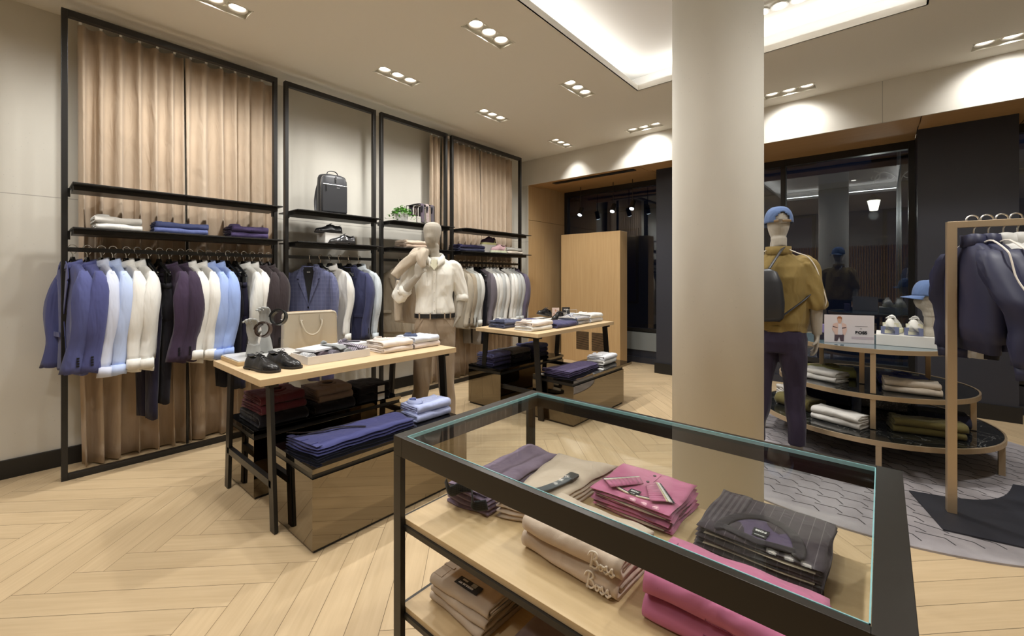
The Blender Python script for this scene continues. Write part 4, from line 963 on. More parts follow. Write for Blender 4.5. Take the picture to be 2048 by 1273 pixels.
def stack(n, kind, name, fmt, cat, group, mats, x, y, z, rz, w, d, h, seed, words=('lower', 'upper'), jit=.006, **k):
    r = random.Random(int(seed * 10)); out = []
    for i in range(n):
        m = mats[i % len(mats)] if isinstance(mats, (list, tuple)) else mats
        kk = kind if (i == n - 1 or kind in ('plain',)) else 'plain'
        out.append(folded(kk, name, fmt.replace('#', words[i]), cat, group, m, (x + r.uniform(-jit, jit), y + r.uniform(-jit, jit), z + i * h + .0004 * i), rz + radians(r.uniform(-2.5, 2.5)), w * r.uniform(.97, 1.0), d * r.uniform(.96, 1.0), h, seed + i * 1.3, **k))
    return out
Q = pi / 2
W3 = ('bottom', 'middle', 'top')
# ---- nearer oak table
ZT = .851
stack(2, 'shirt', 'folded_shirt', '# of the two folded cream-pink shirts in front of the tie tray end, nearer table', 'shirt', 'folded shirts on the nearer table', [FC['cream'], FC['cream']], -2.80, 1.835, ZT, Q, .25, .26, .040, 1.0)
stack(2, 'shirt', 'folded_shirt', '# of the two folded pale blue shirts at the right end of the nearer table', 'shirt', 'folded shirts on the nearer table', [FC['pinkw'], FC['paleb']], -2.80, 2.10, ZT, Q, .235, .26, .042, 2.4, collar=FC['dgr'])
# ---- farther oak table
G = 'folded clothes on the farther table'
stack(2, 'shirt', 'folded_shirt', '# folded grey-blue denim shirt at the left end of the farther table', 'shirt', G, [FC['denim']], -3.12, 3.52, ZT, Q, .30, .24, .036, 3.1)
stack(2, 'shirt', 'folded_shirt', '# folded white shirt at the near corner of the farther table', 'shirt', G, [COLS['white'], FC['cream']], -2.745, 3.53, ZT, Q, .34, .24, .045, 4.2)
folded('pants', 'folded_trousers', 'folded dark blue-violet trousers between white and striped shirts, farther table', 'trousers', G, FC['navyt'], (-2.74, 3.93, ZT), Q, .38, .30, .05, 5.)
stack(2, 'shirt', 'folded_shirt', '# folded striped patterned shirt in the middle of the farther table', 'shirt', G, [FC['stripe'], FC['stripe']], -2.74, 4.28, ZT, Q, .26, .27, .042, 6.1)
stack(2, 'shirt', 'folded_shirt', '# folded white shirt at the right end of the farther table', 'shirt', G, [FC['whiteb'], COLS['white']], -2.74, 4.60, ZT, Q, .30, .26, .050, 7.2)
folded('plain', 'folded_trousers', 'folded violet-blue cloth behind the denim shirts, farther table', 'trousers', G, FC['navyt'], (-3.16, 3.93, ZT), Q, .26, .22, .05, 5.5)
folded('plain', 'folded_shirt', 'folded white shirt with fine print behind the striped shirts, farther table', 'shirt', G, fabric((.66, .68, .78), kind='check', c2=(.3, .33, .5), sc=70), (-3.10, 4.72, ZT), Q, .2, .24, .07, 5.9)
# ---- front plinth, nearer
ZP = .431
def long_trousers(label, group, mat, pts, z, n=3, th=.016, belt=None, seed=0., drawn=None):
    """trousers laid flat: a long tapering slab of several cloth layers, pts = the four ground corners"""
    t = thing('folded_trousers', label, 'trousers', (pts[0][0], pts[0][1], z), 0, group)
    A, B, Cc, D = [Vector((p[0] - pts[0][0], p[1] - pts[0][1], 0)) for p in pts]   # A,B waist end; D,C hem end
    for i in range(n):
        m = MB(); NU, NV = 26, 9; top = []; bot = []; z0 = .0006 + i * th; ins = .006 * i
        V = []
        for lay in (0, 1):
            for u in range(NU + 1):
                for v in range(NV + 1):
                    a = u / NU; c = ins + (1 - 2 * ins) * v / NV; p = (A * (1 - a) + D * a) * (1 - c) + (B * (1 - a) + Cc * a) * c
                    e = min(1, min(v, NV - v) / 1.5); e2 = min(1, min(u, NU - u) / 1.2)
                    zz = z0 + (th * (.35 + .62 * e ** .5 * e2 ** .5) if lay else th * .05) + .0035 * sin(5 * a + 7 * c + seed + i) * (.3 + lay * .7) * (i > 0 or lay) + .002 * sin(23 * a + 5 * c + seed)
                    V.append((p.x + .004 * sin(9 * a + seed), p.y + .004 * sin(7 * c + i), max(.0006, zz)))
        S = (NU + 1) * (NV + 1); F = []
        ix = lambda l, u, v: l * S + u * (NV + 1) + v
        for u in range(NU):
            for v in range(NV): F.append((ix(1, u, v), ix(1, u + 1, v), ix(1, u + 1, v + 1), ix(1, u, v + 1))); F.append((ix(0, u, v + 1), ix(0, u + 1, v + 1), ix(0, u + 1, v), ix(0, u, v)))
            F.append((ix(0, u, 0), ix(0, u + 1, 0), ix(1, u + 1, 0), ix(1, u, 0))); F.append((ix(1, u, NV), ix(1, u + 1, NV), ix(0, u + 1, NV), ix(0, u, NV)))
        for v in range(NV): F.append((ix(1, 0, v), ix(1, 0, v + 1), ix(0, 0, v + 1), ix(0, 0, v))); F.append((ix(0, NU, v), ix(0, NU, v + 1), ix(1, NU, v + 1), ix(1, NU, v)))
        m.add(V, F); m.build('cloth_layer', mat, t, smooth=True)
    H = n * th; d = (B - A).normalized(); e = (D - A).normalized()
    w = MB().beam(A + d * .008 + e * .02 + Vector((0, 0, H + .001)), B - d * .008 + e * .02 + Vector((0, 0, H + .001)), .034, .005); w.build('waistband', mat, t, bevel=.001)
    for k in (.2, .5, .8): q = A * (1 - k) + B * k; MB().beam(q + Vector((0, 0, H + .005)), q + e * .042 + Vector((0, 0, H + .005)), .009, .003).build('belt_loop', mat, t)
    # fly seam and pocket line
    MB().tube([A + d * .5 * (B - A).length + e * .04 + Vector((0, 0, H)), (A + d * .5 * (B - A).length) * .8 + Cc * .2 + Vector((0, 0, H + .001))], .0012, 4).build('seam', M_LABEL, t)
    return t
G = 'clothes on the low mirror plinths'
long_trousers('long navy trousers laid flat with a thin dark belt on the front plinth', G, FC['navy'], [(-2.29, 1.06), (-2.60, 1.02), (-2.52, 1.72), (-2.30, 1.70)], ZP, 3, .017, seed=2)
b = MB(); b.tube(bezier([(-2.62, 1.04, ZP + .062), (-2.52, 1.12, ZP + .066), (-2.47, 1.30, ZP + .06), (-2.38, 1.40, ZP + .058)], 6), [(.012, .002)] * 19, 6)
tag(b.build('belt', M_LEATH), 'thin dark leather belt lying across the long navy trousers', 'belt')
stack(2, 'shirt', 'folded_shirt', '# folded light blue shirt at the right end of the front plinth', 'shirt', G, [FC['shirtb'], fabric((.44, .50, .76))], -2.42, 1.885, ZP, Q, .28, .21, .052, 2.2)
folded('plain', 'folded_trousers', 'folded black cloth under the maroon knitwear on the back plinth', 'trousers', G, COLS['black'], (-2.90 - .27, 1.17, ZP), Q, .30, .36, .075, 3)
stack(2, 'knit', 'folded_sweater', '# folded maroon ribbed sweater at the left end of the back plinth', 'sweater', G, [FC['maroon']], -3.17, 1.17, ZP + .078, Q, .28, .34, .055, 3.4)
folded('plain', 'folded_trousers', 'folded black knitwear under the taupe polos on the back plinth', 'sweater', G, COLS['black'], (-3.14, 1.52, ZP), Q, .29, .32, .07, 4)
stack(2, 'knit', 'folded_polo', '# folded taupe knitted polo in the middle of the back plinth', 'polo shirt', G, [FC['taupe']], -3.14, 1.53, ZP + .072, Q, .26, .30, .048, 4.4)
t_ = stack(2, 'plain', 'folded_sweater', '# folded black sweater with a white tag on the back plinth', 'sweater', G, [COLS['black']], -3.16, 1.84, ZP, Q, .28, .32, .06, 5.4)
for i, t in enumerate(t_): MB().box(.02, .08, -.175, -.172, .004, .05).build('paper_tag', M_WHITE, t)
# ---- far plinths
stack(3, 'pants', 'folded_jeans', '# blue-violet jeans in the stack at the left end of the far back plinth', 'jeans', G, [FC['jean2'], FC['jean2'], FC['jean']], -3.27, 3.48, ZP, Q, .28, .26, .045, 6.4, words=W3)
stack(3, 'pants', 'folded_jeans', '# dark jeans in the middle stack of the far back plinth, grey on top', 'jeans', G, [COLS['black'], COLS['black'], FC['grey']], -3.26, 3.80, ZP, Q, .30, .28, .045, 7.4, words=W3)
stack(3, 'pants', 'folded_jeans', '# jeans in the right stack of the far back plinth, blue on top', 'jeans', G, [FC['navyd'], FC['jean2'], FC['bluej']], -3.26, 4.15, ZP, Q, .30, .28, .05, 8.4, words=W3)
long_trousers('dark purple trousers laid flat on the far front plinth', G, FC['purple'], [(-2.27, 3.47), (-2.60, 3.47), (-2.52, 4.12), (-2.30, 4.10)], ZP, 3, .016, seed=4)
stack(2, 'shirt', 'folded_shirt', '# folded white shirt on the far front plinth beside the purple trousers', 'shirt', G, [COLS['white'], FC['whiteb']], -2.40, 4.33, ZP, Q, .30, .22, .048, 9.2)
for x, y, lb in ((-2.575, 3.425, 'small white price card at the left corner of the far front plinth'), (-2.23, 4.02, 'small white price card in front of the white shirts, far front plinth')):
    tag(MB().box(x - .03, x + .03, y - .022, y + .022, ZP, ZP + .0015).build('price_card', M_WHITE), lb, 'card')
# ---- shelves of the racks
ZS = 1.7255
G = 'folded clothes on the rack shelves'
stack(2, 'shirt', 'folded_shirt', '# folded white shirt on the lower shelf of the nearest rack', 'shirt', G, [COLS['white']], -4.20, .49, ZS, Q, .25, .24, .046, 1.2)
stack(2, 'pants', 'folded_jeans', '# folded blue jeans on the lower shelf of the nearest rack', 'jeans', G, [FC['blues']], -4.20, .86, ZS, Q, .33, .24, .043, 2.2)
stack(2, 'shirt', 'folded_polo', '# folded purple polo shirt on the lower shelf of the nearest rack', 'polo shirt', G, [FC['purp']], -4.20, 1.33, ZS, Q, .28, .24, .05, 3.2)
stack(2, 'pants', 'folded_trousers', '# folded beige-pink trousers on the third rack beside the mannequin head', 'trousers', G, [FC['tanp'], FC['beige']], -4.20, 3.06, ZS, Q, .30, .24, .045, 4.7)
stack(2, 'pants', 'folded_jeans', '# folded dark navy jeans on the lower shelf of the farthest rack', 'jeans', G, [FC['navyd'], FC['jean2']], -4.20, 3.95, ZS, Q, .44, .24, .045, 5.7)
stack(2, 'pants', 'folded_trousers', '# folded cream trousers at the right end of the farthest rack shelf', 'trousers', G, [FC['bone'], FC['white']], -4.20, 4.80, ZS, Q, .36, .24, .048, 6.7)
# ---- tiered table
ZM, ZB, ZTT = .507, .247, .847
G = 'folded clothes on the tiered table'
folded('knit', 'folded_sweater', 'folded yellow-olive sweatshirt on the middle tier beside the mannequin hand', 'sweater', G, FC['olive'], (-.36, 4.87, ZM), radians(8), .34, .26, .075, 1.1, trim=FC['olive2'])
stack(2, 'plain', 'folded_sweater', '# folded white sweater on the middle tier, under the mannequin hand', 'sweater', G, [FC['knit']], -.39, 4.60, ZM, radians(-25), .30, .18, .045, 2.6)
folded('knit', 'folded_tshirt', 'folded royal blue T-shirt with a white print on the middle tier', 't-shirt', G, FC['royal'], (.12, 4.86, ZM), radians(5), .30, .28, .07, 3.6)
tag(MB().box(.10, .23, 4.86, 4.93, ZM + .073, ZM + .0765).build('folded_print', fabric((.6, .6, .64), kind='floral', c2=(.1, .1, .2), sc=50)), 'white printed band on top of the royal blue T-shirt', 'print')
stack(2, 'pants', 'folded_trousers', '# folded cream trousers at the front right of the middle tier', 'trousers', G, [FC['bone']], .16, 4.53, ZM, radians(4), .33, .17, .048, 4.6)
stack(2, 'plain', 'folded_sweater', '# folded white sweatshirt with a yellow band on the bottom tier', 'sweater', G, [FC['knit']], -.26, 4.27, ZB, radians(-22), .34, .18, .048, 5.6)
stack(2, 'pants', 'folded_trousers', '# folded olive trousers at the right of the bottom tier', 'trousers', G, [FC['olive2']], .24, 4.40, ZB, radians(12), .40, .19, .05, 6.6)
folded('plain', 'folded_trousers', 'folded dark navy cloth behind the olive trousers on the bottom tier', 'trousers', G, FC['navyd'], (.33, 4.76, ZB), radians(10), .30, .26, .10, 7.6)
folded('plain', 'folded_tshirt', 'folded grey printed T-shirt at the back of the bottom tier', 't-shirt', G, FC['greyp'], (.02, 5.02, ZB), radians(0), .32, .24, .09, 8.6)
folded('plain', 'folded_sweater', 'folded dark olive sweater at the left of the bottom tier behind the mannequin', 'sweater', G, FC['olive2'], (-.55, 4.55, ZB), radians(-30), .30, .22, .10, 9.6)
folded('plain', 'folded_sweater', 'folded black-navy sweater in the back left of the bottom tier', 'sweater', G, FC['navyd'], (-.40, 4.95, ZB), radians(0), .36, .26, .12, 2.9)
folded('plain', 'folded_sweater', 'folded white knit at the far left of the bottom tier, seen between the mannequin legs', 'sweater', G, FC['knit'], (-.66, 4.83, ZB), radians(30), .18, .20, .12, 2.1)

# ================================================================== THE FOREGROUND CASE CONTENTS
ZH, ZL = .6555, .3855
G = 'clothes in the glass display case'
def bossy(parent, x, y, z, rz=0., s=1., rows=1):
    l = MB().box(-.017 * s, .017 * s, -.011 * s, .011 * s, 0, .0012).build('neck_label', M_LABEL, parent, loc=(x, y, z), rot=(0, 0, rz))
    text_mesh('label_text', 'BOSS', .010 * s, M_LTXT, l, (0, .0, .0015), (0, 0, 0), 2.5)
    return l
# --- two pairs of trousers with belts at the left
def belt_coil(label, pts, mat, w=.016, th=.0022, buckle=None, up=(0, 0, 1)):
    t = thing('belt', label, 'belt', pts[0]); o = Vector(pts[0])
    P = [Vector(p) - o for p in pts]; MB().tube(bezier(P, 6), [(th, w)] * (6 * (len(P) - 1) + 1), 8, flat=1, up=up).build('strap', mat, t, smooth=True)
    if buckle:
        B = [Vector(b_) - o for b_ in buckle]; MB().tube([B[0], B[1], B[2], B[3]], .002, 6, closed=True, cap=False).build('buckle', M_CHROME, t)
    return t
M_WEAVE = fabric((.020, .022, .024), .7, .8, kind='check', c2=(.05, .052, .055), sc=160, key='woven_belt_black')
M_WEAVEG = fabric((.085, .095, .105), .8, .8, kind='check', c2=(.15, .16, .17), sc=200, key='woven_belt_grey')
long_trousers('lilac trousers with a woven black belt at the left of the glass case', G, FC['lilac'], [(-.925, .955), (-1.095, .935), (-1.115, 1.385), (-.955, 1.39)], ZH, 4, .015, seed=1)
long_trousers('cream trousers with a grey woven belt beside the lilac ones in the glass case', G, FC['beige'], [(-.77, 1.02), (-.905, .975), (-.965, 1.39), (-.73, 1.44)], ZH, 4, .015, seed=5)
belt_coil('black woven belt looped around the lilac trousers', [(-1.09, .93, ZH + .072), (-1.06, .922, ZH + .05), (-1.02, .93, ZH + .07), (-.99, .95, ZH + .075), (-.965, .93, ZH + .06), (-.95, .925, ZH + .04), (-.91, .94, ZH + .05)], M_WEAVE)
belt_coil('grey woven belt with a black leather tip lying over the cream trousers', [(-.895, .98, ZH + .072), (-.86, 1.03, ZH + .075), (-.82, 1.08, ZH + .072), (-.80, 1.16, ZH + .070), (-.795, 1.215, ZH + .070)], M_WEAVEG, w=.003, th=.016, up=(0, 0, 1))
tag(MB().rbox(-.813, -.777, 1.205, 1.255, ZH + .066, ZH + .072, .008).build('belt_tip', M_LEATH), 'black leather tip of the grey woven belt on the cream trousers', 'belt tip')
for (x, y, r_) in ((-1.045, .925, .2), (-.935, .935, -.3), (-.80, 1.005, .25)):
    pass
for k, (x, y) in enumerate(((-1.04, .936), (-.855, 1.0))):
    l = thing('size_tag', ['black size tag at the waist of the lilac trousers', 'black size tag at the waist of the cream trousers'][k], 'tag', (x, y, ZH + .0605)); MB().box(-.03, .03, -.009, .009, 0, .0012).build('card', M_LABEL, l); text_mesh('tag_text', 'BOSS', .010, M_LTXT, l, (0, 0, .0016), (0, 0, 0), 2)
# --- pink polos: slab garment with proper collar
def slab(name, mat, parent, x0, x1, y0, y1, z0, h, seed=0., nx=22, ny=16, r=.014, amp=.002):
    V = []; F = []
    for l in (0, 1):
        for i in range(nx + 1):
            for j in range(ny + 1):
                u, v = i / nx, j / ny; ex = min(u, 1 - u) * (x1 - x0); ey = min(v, 1 - v) * (y1 - y0)
                k = 1 - max(0, 1 - min(ex, ey) / r) ** 2
                w = amp * (sin(6 * u + seed) * sin(5 * v + seed * 2) + .5 * sin(19 * u + 4 * v + seed))
                zz = z0 + (h * (.45 + .55 * k ** .5) + w if l else h * (.45 - .42 * k ** .5))
                V.append((x0 + (x1 - x0) * u + .003 * sin(8 * v + seed), y0 + (y1 - y0) * v + .003 * sin(7 * u + seed * 1.3), zz))
    S = (nx + 1) * (ny + 1); ix = lambda l, i, j: l * S + i * (ny + 1) + j
    for i in range(nx):
        for j in range(ny): F.append((ix(1, i, j), ix(1, i + 1, j), ix(1, i + 1, j + 1), ix(1, i, j + 1))); F.append((ix(0, i, j + 1), ix(0, i + 1, j + 1), ix(0, i + 1, j), ix(0, i, j)))
        F.append((ix(0, i, 0), ix(0, i + 1, 0), ix(1, i + 1, 0), ix(1, i, 0))); F.append((ix(1, i, ny), ix(1, i + 1, ny), ix(0, i + 1, ny), ix(0, i, ny)))
    for j in range(ny): F.append((ix(1, 0, j), ix(1, 0, j + 1), ix(0, 0, j + 1), ix(0, 0, j))); F.append((ix(0, nx, j), ix(0, nx, j + 1), ix(1, nx, j + 1), ix(1, nx, j)))
    return MB().add(V, F).build(name, mat, parent, smooth=True)
M_CARDB = simple('folding_card', (.62, .52, .38), .8)
def folded_top(label, name, cat, mat, x, y, z, rz, w, d, h, seed, top=None):
    t = thing(name, label, cat, (x, y, z), rz, G)
    n = 3; hh = h / n
    for i in range(n): slab('cloth_fold', mat, t, -w / 2 + .003 * (i % 2), w / 2 - .002 * i, -d / 2 + .004 * (2 - i) , d / 2, i * hh, hh * 1.02, seed + i, amp=.0012 if i < n - 1 else .0022)
    slab('folding_card', M_CARDB, t, -w / 2 + .02, w / 2 - .02, -d / 2 + .001, d / 2 - .02, hh * 1.0 - .0015, .003, 0, 4, 4, .001, 0)
    if top == 'polo':
        M_ST = [mat, simple('stripe_white', (.80, .78, .74), .8), simple('stripe_navy', (.015, .016, .03), .8), simple('stripe_sand', (.62, .50, .34), .8)]
        # placket
        MB().box(-.014, .014, -.01, d / 2 - .02, h - .001, h + .0015).build('placket', mat, t, bevel=.001)
        bt = MB()
        for yy in (.02, .075): bt.lathe([(.0001, 0), (.0052, 0), (.0052, .002), (.0001, .002)], 12, (.0, yy, h + .0015))
        bt.build('button', M_BTN, t)
        # neck opening and inside
        MB().prism([(-.052, -d / 2 + .035), (-.02, -d / 2 + .022), (.02, -d / 2 + .022), (.052, -d / 2 + .035), (.004, -.008), (-.004, -.008)], h - .001, h + .0012).build('neck_inside', fabric((.47, .14, .25)), t)
        for s in (-1, 1):   # collar leaves: strips of cloth with piping stripes along the outer edge
            A = Vector((s * .004, -.004, h + .004)); B = Vector((s * .064, -d / 2 + .008, h + .013)); C1 = Vector((s * .122, -d / 2 + .058, h + .005)); D1 = Vector((s * .040, .034, h + .003))
            cb = MB()
            bands = [(0, .62, 0), (.62, .72, 3), (.72, .86, 1), (.86, .95, 2), (.95, 1.0, 0)]
            for u0, u1, mi in bands:
                cb.cur = mi
                for k in range(8):
                    a0, a1 = k / 8, (k + 1) / 8
                    P = lambda a, u: (A * (1 - a) + B * a) * (1 - u) + (D1 * (1 - a) + C1 * a) * u + Vector((0, 0, .006 * sin(pi * u) * (1 - .4 * a)))
                    q = [P(a0, u0), P(a0, u1), P(a1, u1), P(a1, u0)]; cb.add(q if s > 0 else q[::-1], [(3, 2, 1, 0)])
            cb.build('collar', M_ST, t, smooth=True, solid=.0022)
        nb = MB(); nb.cur = 0
        for (o, mi) in ((0, 1), (.004, 2), (-.004, 3)):
            nb.cur = mi; nb.tube([(-.056, -d / 2 + .036 + o, h + .004), (-.02, -d / 2 + .026 + o, h + .004), (.02, -d / 2 + .026 + o, h + .004), (.056, -d / 2 + .036 + o, h + .004)], .0020, 6)
        nb.build('neck_tape', M_ST, t)
        bossy(t, 0, -d / 2 + .042, h + .0055, pi, 1.0); l2 = MB().box(-.012, .012, -.006, .006, 0, .001).build('size_label', M_LABEL, t, loc=(.0, -d / 2 + .026, h + .006)); text_mesh('label_text', 'SLIM', .006, M_LTXT, l2, (0, 0, .0013), (0, 0, pi), 1)
    if top == 'tee':
        pts = [(.088 * cos(q), -d / 2 + .02 + .125 * sin(q) * (1 if sin(q) > 0 else .25), h + .0035) for q in [radians(-20) + radians(220) * k / 30 for k in range(31)]]
        MB().tube(pts, [(.0135, .003)] * 31, 8, up=(0, 0, 1)).build('neck_band', fabric((.032, .026, .032)), t, smooth=True)
        poly = [(.080 * cos(q), -d / 2 + .02 + .113 * sin(q)) for q in [pi * k / 24 for k in range(25)]]
        MB().prism(poly, h - .001, h + .0012).build('neck_inside', fabric((.095, .070, .125)), t)
        bk = MB().tube([(-.080, -d / 2 + .03, h + .004), (0, -d / 2 + .012, h + .005), (.080, -d / 2 + .03, h + .004)], [(.014, .003)] * 3, 8).build('back_neck_band', fabric((.032, .026, .032)), t, smooth=True)
        bossy(t, .0, -d / 2 + .066, h + .0035, pi, 1.05); l2 = MB().box(-.016, .016, -.007, .007, 0, .001).build('size_label', M_LABEL, t, loc=(.0, -d / 2 + .046, h + .003)); text_mesh('label_text', 'REGULAR', .005, M_LTXT, l2, (0, 0, .0013), (0, 0, pi), 1)
        slab('yoke', FC['fine'], t, -w / 2 + .002, -w / 2 + .085, -d / 2 + .02, d / 2 - .004, h - .004, .006, 2., 8, 8, .004, .0006)
    return t
for k in range(2):
    folded_top(['lower folded pink polo shirt in the back middle of the glass case', 'upper folded pink polo shirt with striped collar in the back middle of the glass case'][k], 'folded_polo', 'polo shirt', FC['pink'], -.585 + .003 * k, 1.338 - .002 * k, ZH + .035 * k + .0005, radians(-1.5 + k), .262, .235 , .0345, 1. + k, 'polo' if k else None)
for k in range(3):
    folded_top(['bottom', 'middle', 'top'][k] + ' folded black pinstripe T-shirt at the right back of the glass case', 'folded_tshirt', 't-shirt', FC['pin'], -.245 + .004 * k, 1.325, ZH + .0265 * k + .0005, radians(1 - k), .285, .255, .026, 3. + k, 'tee' if k == 2 else None)
# --- beige sweatshirts with raised script on the fold
def script_word(parent, x0, y, z, s, mat):
    def P(pts): return bezier([(x0 + px * s, y - .0015, z + pz * s) for px, pz in pts], 5)
    b = MB(); r = .0024
    b.tube(P([(.10, .15), (.22, .85), (.30, 1.05), (.20, .6), (.08, -.05), (.02, .0)]), r, 5)
    b.tube(P([(-.15, .65), (.05, 1.0), (.45, 1.08), (.58, .85), (.35, .58), (.22, .55), (.50, .50), (.62, .22), (.40, -.02), (.12, .02), (.0, .12)]), r, 5)
    for o in (0,): b.tube(P([(.62, .22), (.72, .30), (.85, .42), (.74, .22), (.78, .04), (.94, .06), (1.0, .28), (.88, .42), (1.0, .34), (1.14, .36)]), r, 5)
    for o in (0, .42): b.tube(P([(1.14 + o, .20), (1.22 + o, .42), (1.30 + o, .50), (1.30 + o, .30), (1.38 + o, .12), (1.26 + o, -.02), (1.10 + o, .06), (1.30 + o, .02), (1.50 + o, .2)]), r, 5)
    b.build('script_logo', mat, parent, smooth=True)
for k in range(2):
    nm = ['lower folded beige sweatshirt with raised script at the front of the glass case', 'upper folded beige sweatshirt with raised script, under the case frame'][k]
    t = folded('plain', 'folded_sweatshirt', nm, 'sweater', G, FC['swt'], (-.600 + .006 * k, .995, ZH + .048 * k + .0005), radians(-3 + k), .290, .185, .048, 4.4 + k)
    script_word(t, .072, -.0975 - .002 * (1 - k), .010, .034, simple('script_cord', (.84, .73, .60), .7))
for k in range(2):
    t = folded('plain', 'folded_polo', ['lower folded pink polo shirt at the front right of the glass case', 'upper folded pink polo shirt at the front right, with a stitched patch'][k], 'polo shirt', G, FC['pink'], (-.235, .985 + .003 * k, ZH + .052 * k + .0005), radians(-2 + 2 * k), .315, .19, .052, 6.4 + k)
    pt = MB(); z1 = .024
    for a, b_ in (((-.03, -.012), (.035, -.012)), ((-.03, .012), (.035, .012)), ((-.03, -.012), (-.03, .012)), ((.035, -.012), (.035, .012))): pt.beam((a[0], -.0965, z1 + a[1]), (b_[0], -.0965, z1 + b_[1]), .0012, .0012, (0, 1, 0))
    pt.tube(bezier([(-.135, .05, .0535), (-.135, -.05, .0535), (-.128, -.085, .045), (-.126, -.0965, .026), (-.128, -.08, .004)], 4), .0013, 5); pt.build('seam', fabric((.33, .09, .18)), t)
# --- lower shelf: chinos with a black label
M_CHI = FC['khaki']
for k in range(3):
    t = folded('pants' if k == 2 else 'plain', 'folded_chinos', ['bottom', 'middle', 'top'][k] + ' pair of folded sand chinos on the lower shelf of the glass case', 'trousers', G, M_CHI, (-.955 + .004 * k, 1.00, ZL + .030 * k + .0005), radians(-2 + 2 * k), .235, .30, .030, 7.4 + k)
    if k == 2:
        l = MB().box(-.045, .045, -.016, .016, 0, .0015).build('waist_label', M_LABEL, t, loc=(.01, -.115, .0335), rot=(0, 0, radians(0))); text_mesh('label_text', 'REGULAR FIT', .009, M_LTXT, l, (-.005, -.006, .002), (0, 0, pi), 2); text_mesh('label_text', 'BOSS', .008, M_LTXT, l, (-.02, .008, .002), (0, 0, pi), 2)
        MB().box(.008, .026, 0, .014, .0015, .002).build('label_icon', simple('label_grey', (.35, .36, .36), .6), l)
        MB().box(-.03, -.008, .03, .045, .030, .032).build('pocket_tab', fabric((.20, .17, .18)), t)
for k in range(2):
    folded('plain', 'folded_trousers', ['lower', 'upper'][k] + ' folded brown trousers in the middle of the lower case shelf', 'trousers', G, fabric((.20, .15, .14)), (-.60, 1.00, ZL + .034 * k + .0005), radians(2), .27, .28, .034, 8.4 + k)
for k in range(2):
    folded('plain', 'folded_trousers', ['lower', 'upper'][k] + ' folded dark trousers at the right of the lower case shelf', 'trousers', G, COLS['plum'], (-.22, 1.02, ZL + .034 * k + .0005), radians(-2), .28, .28, .034, 9.4 + k)

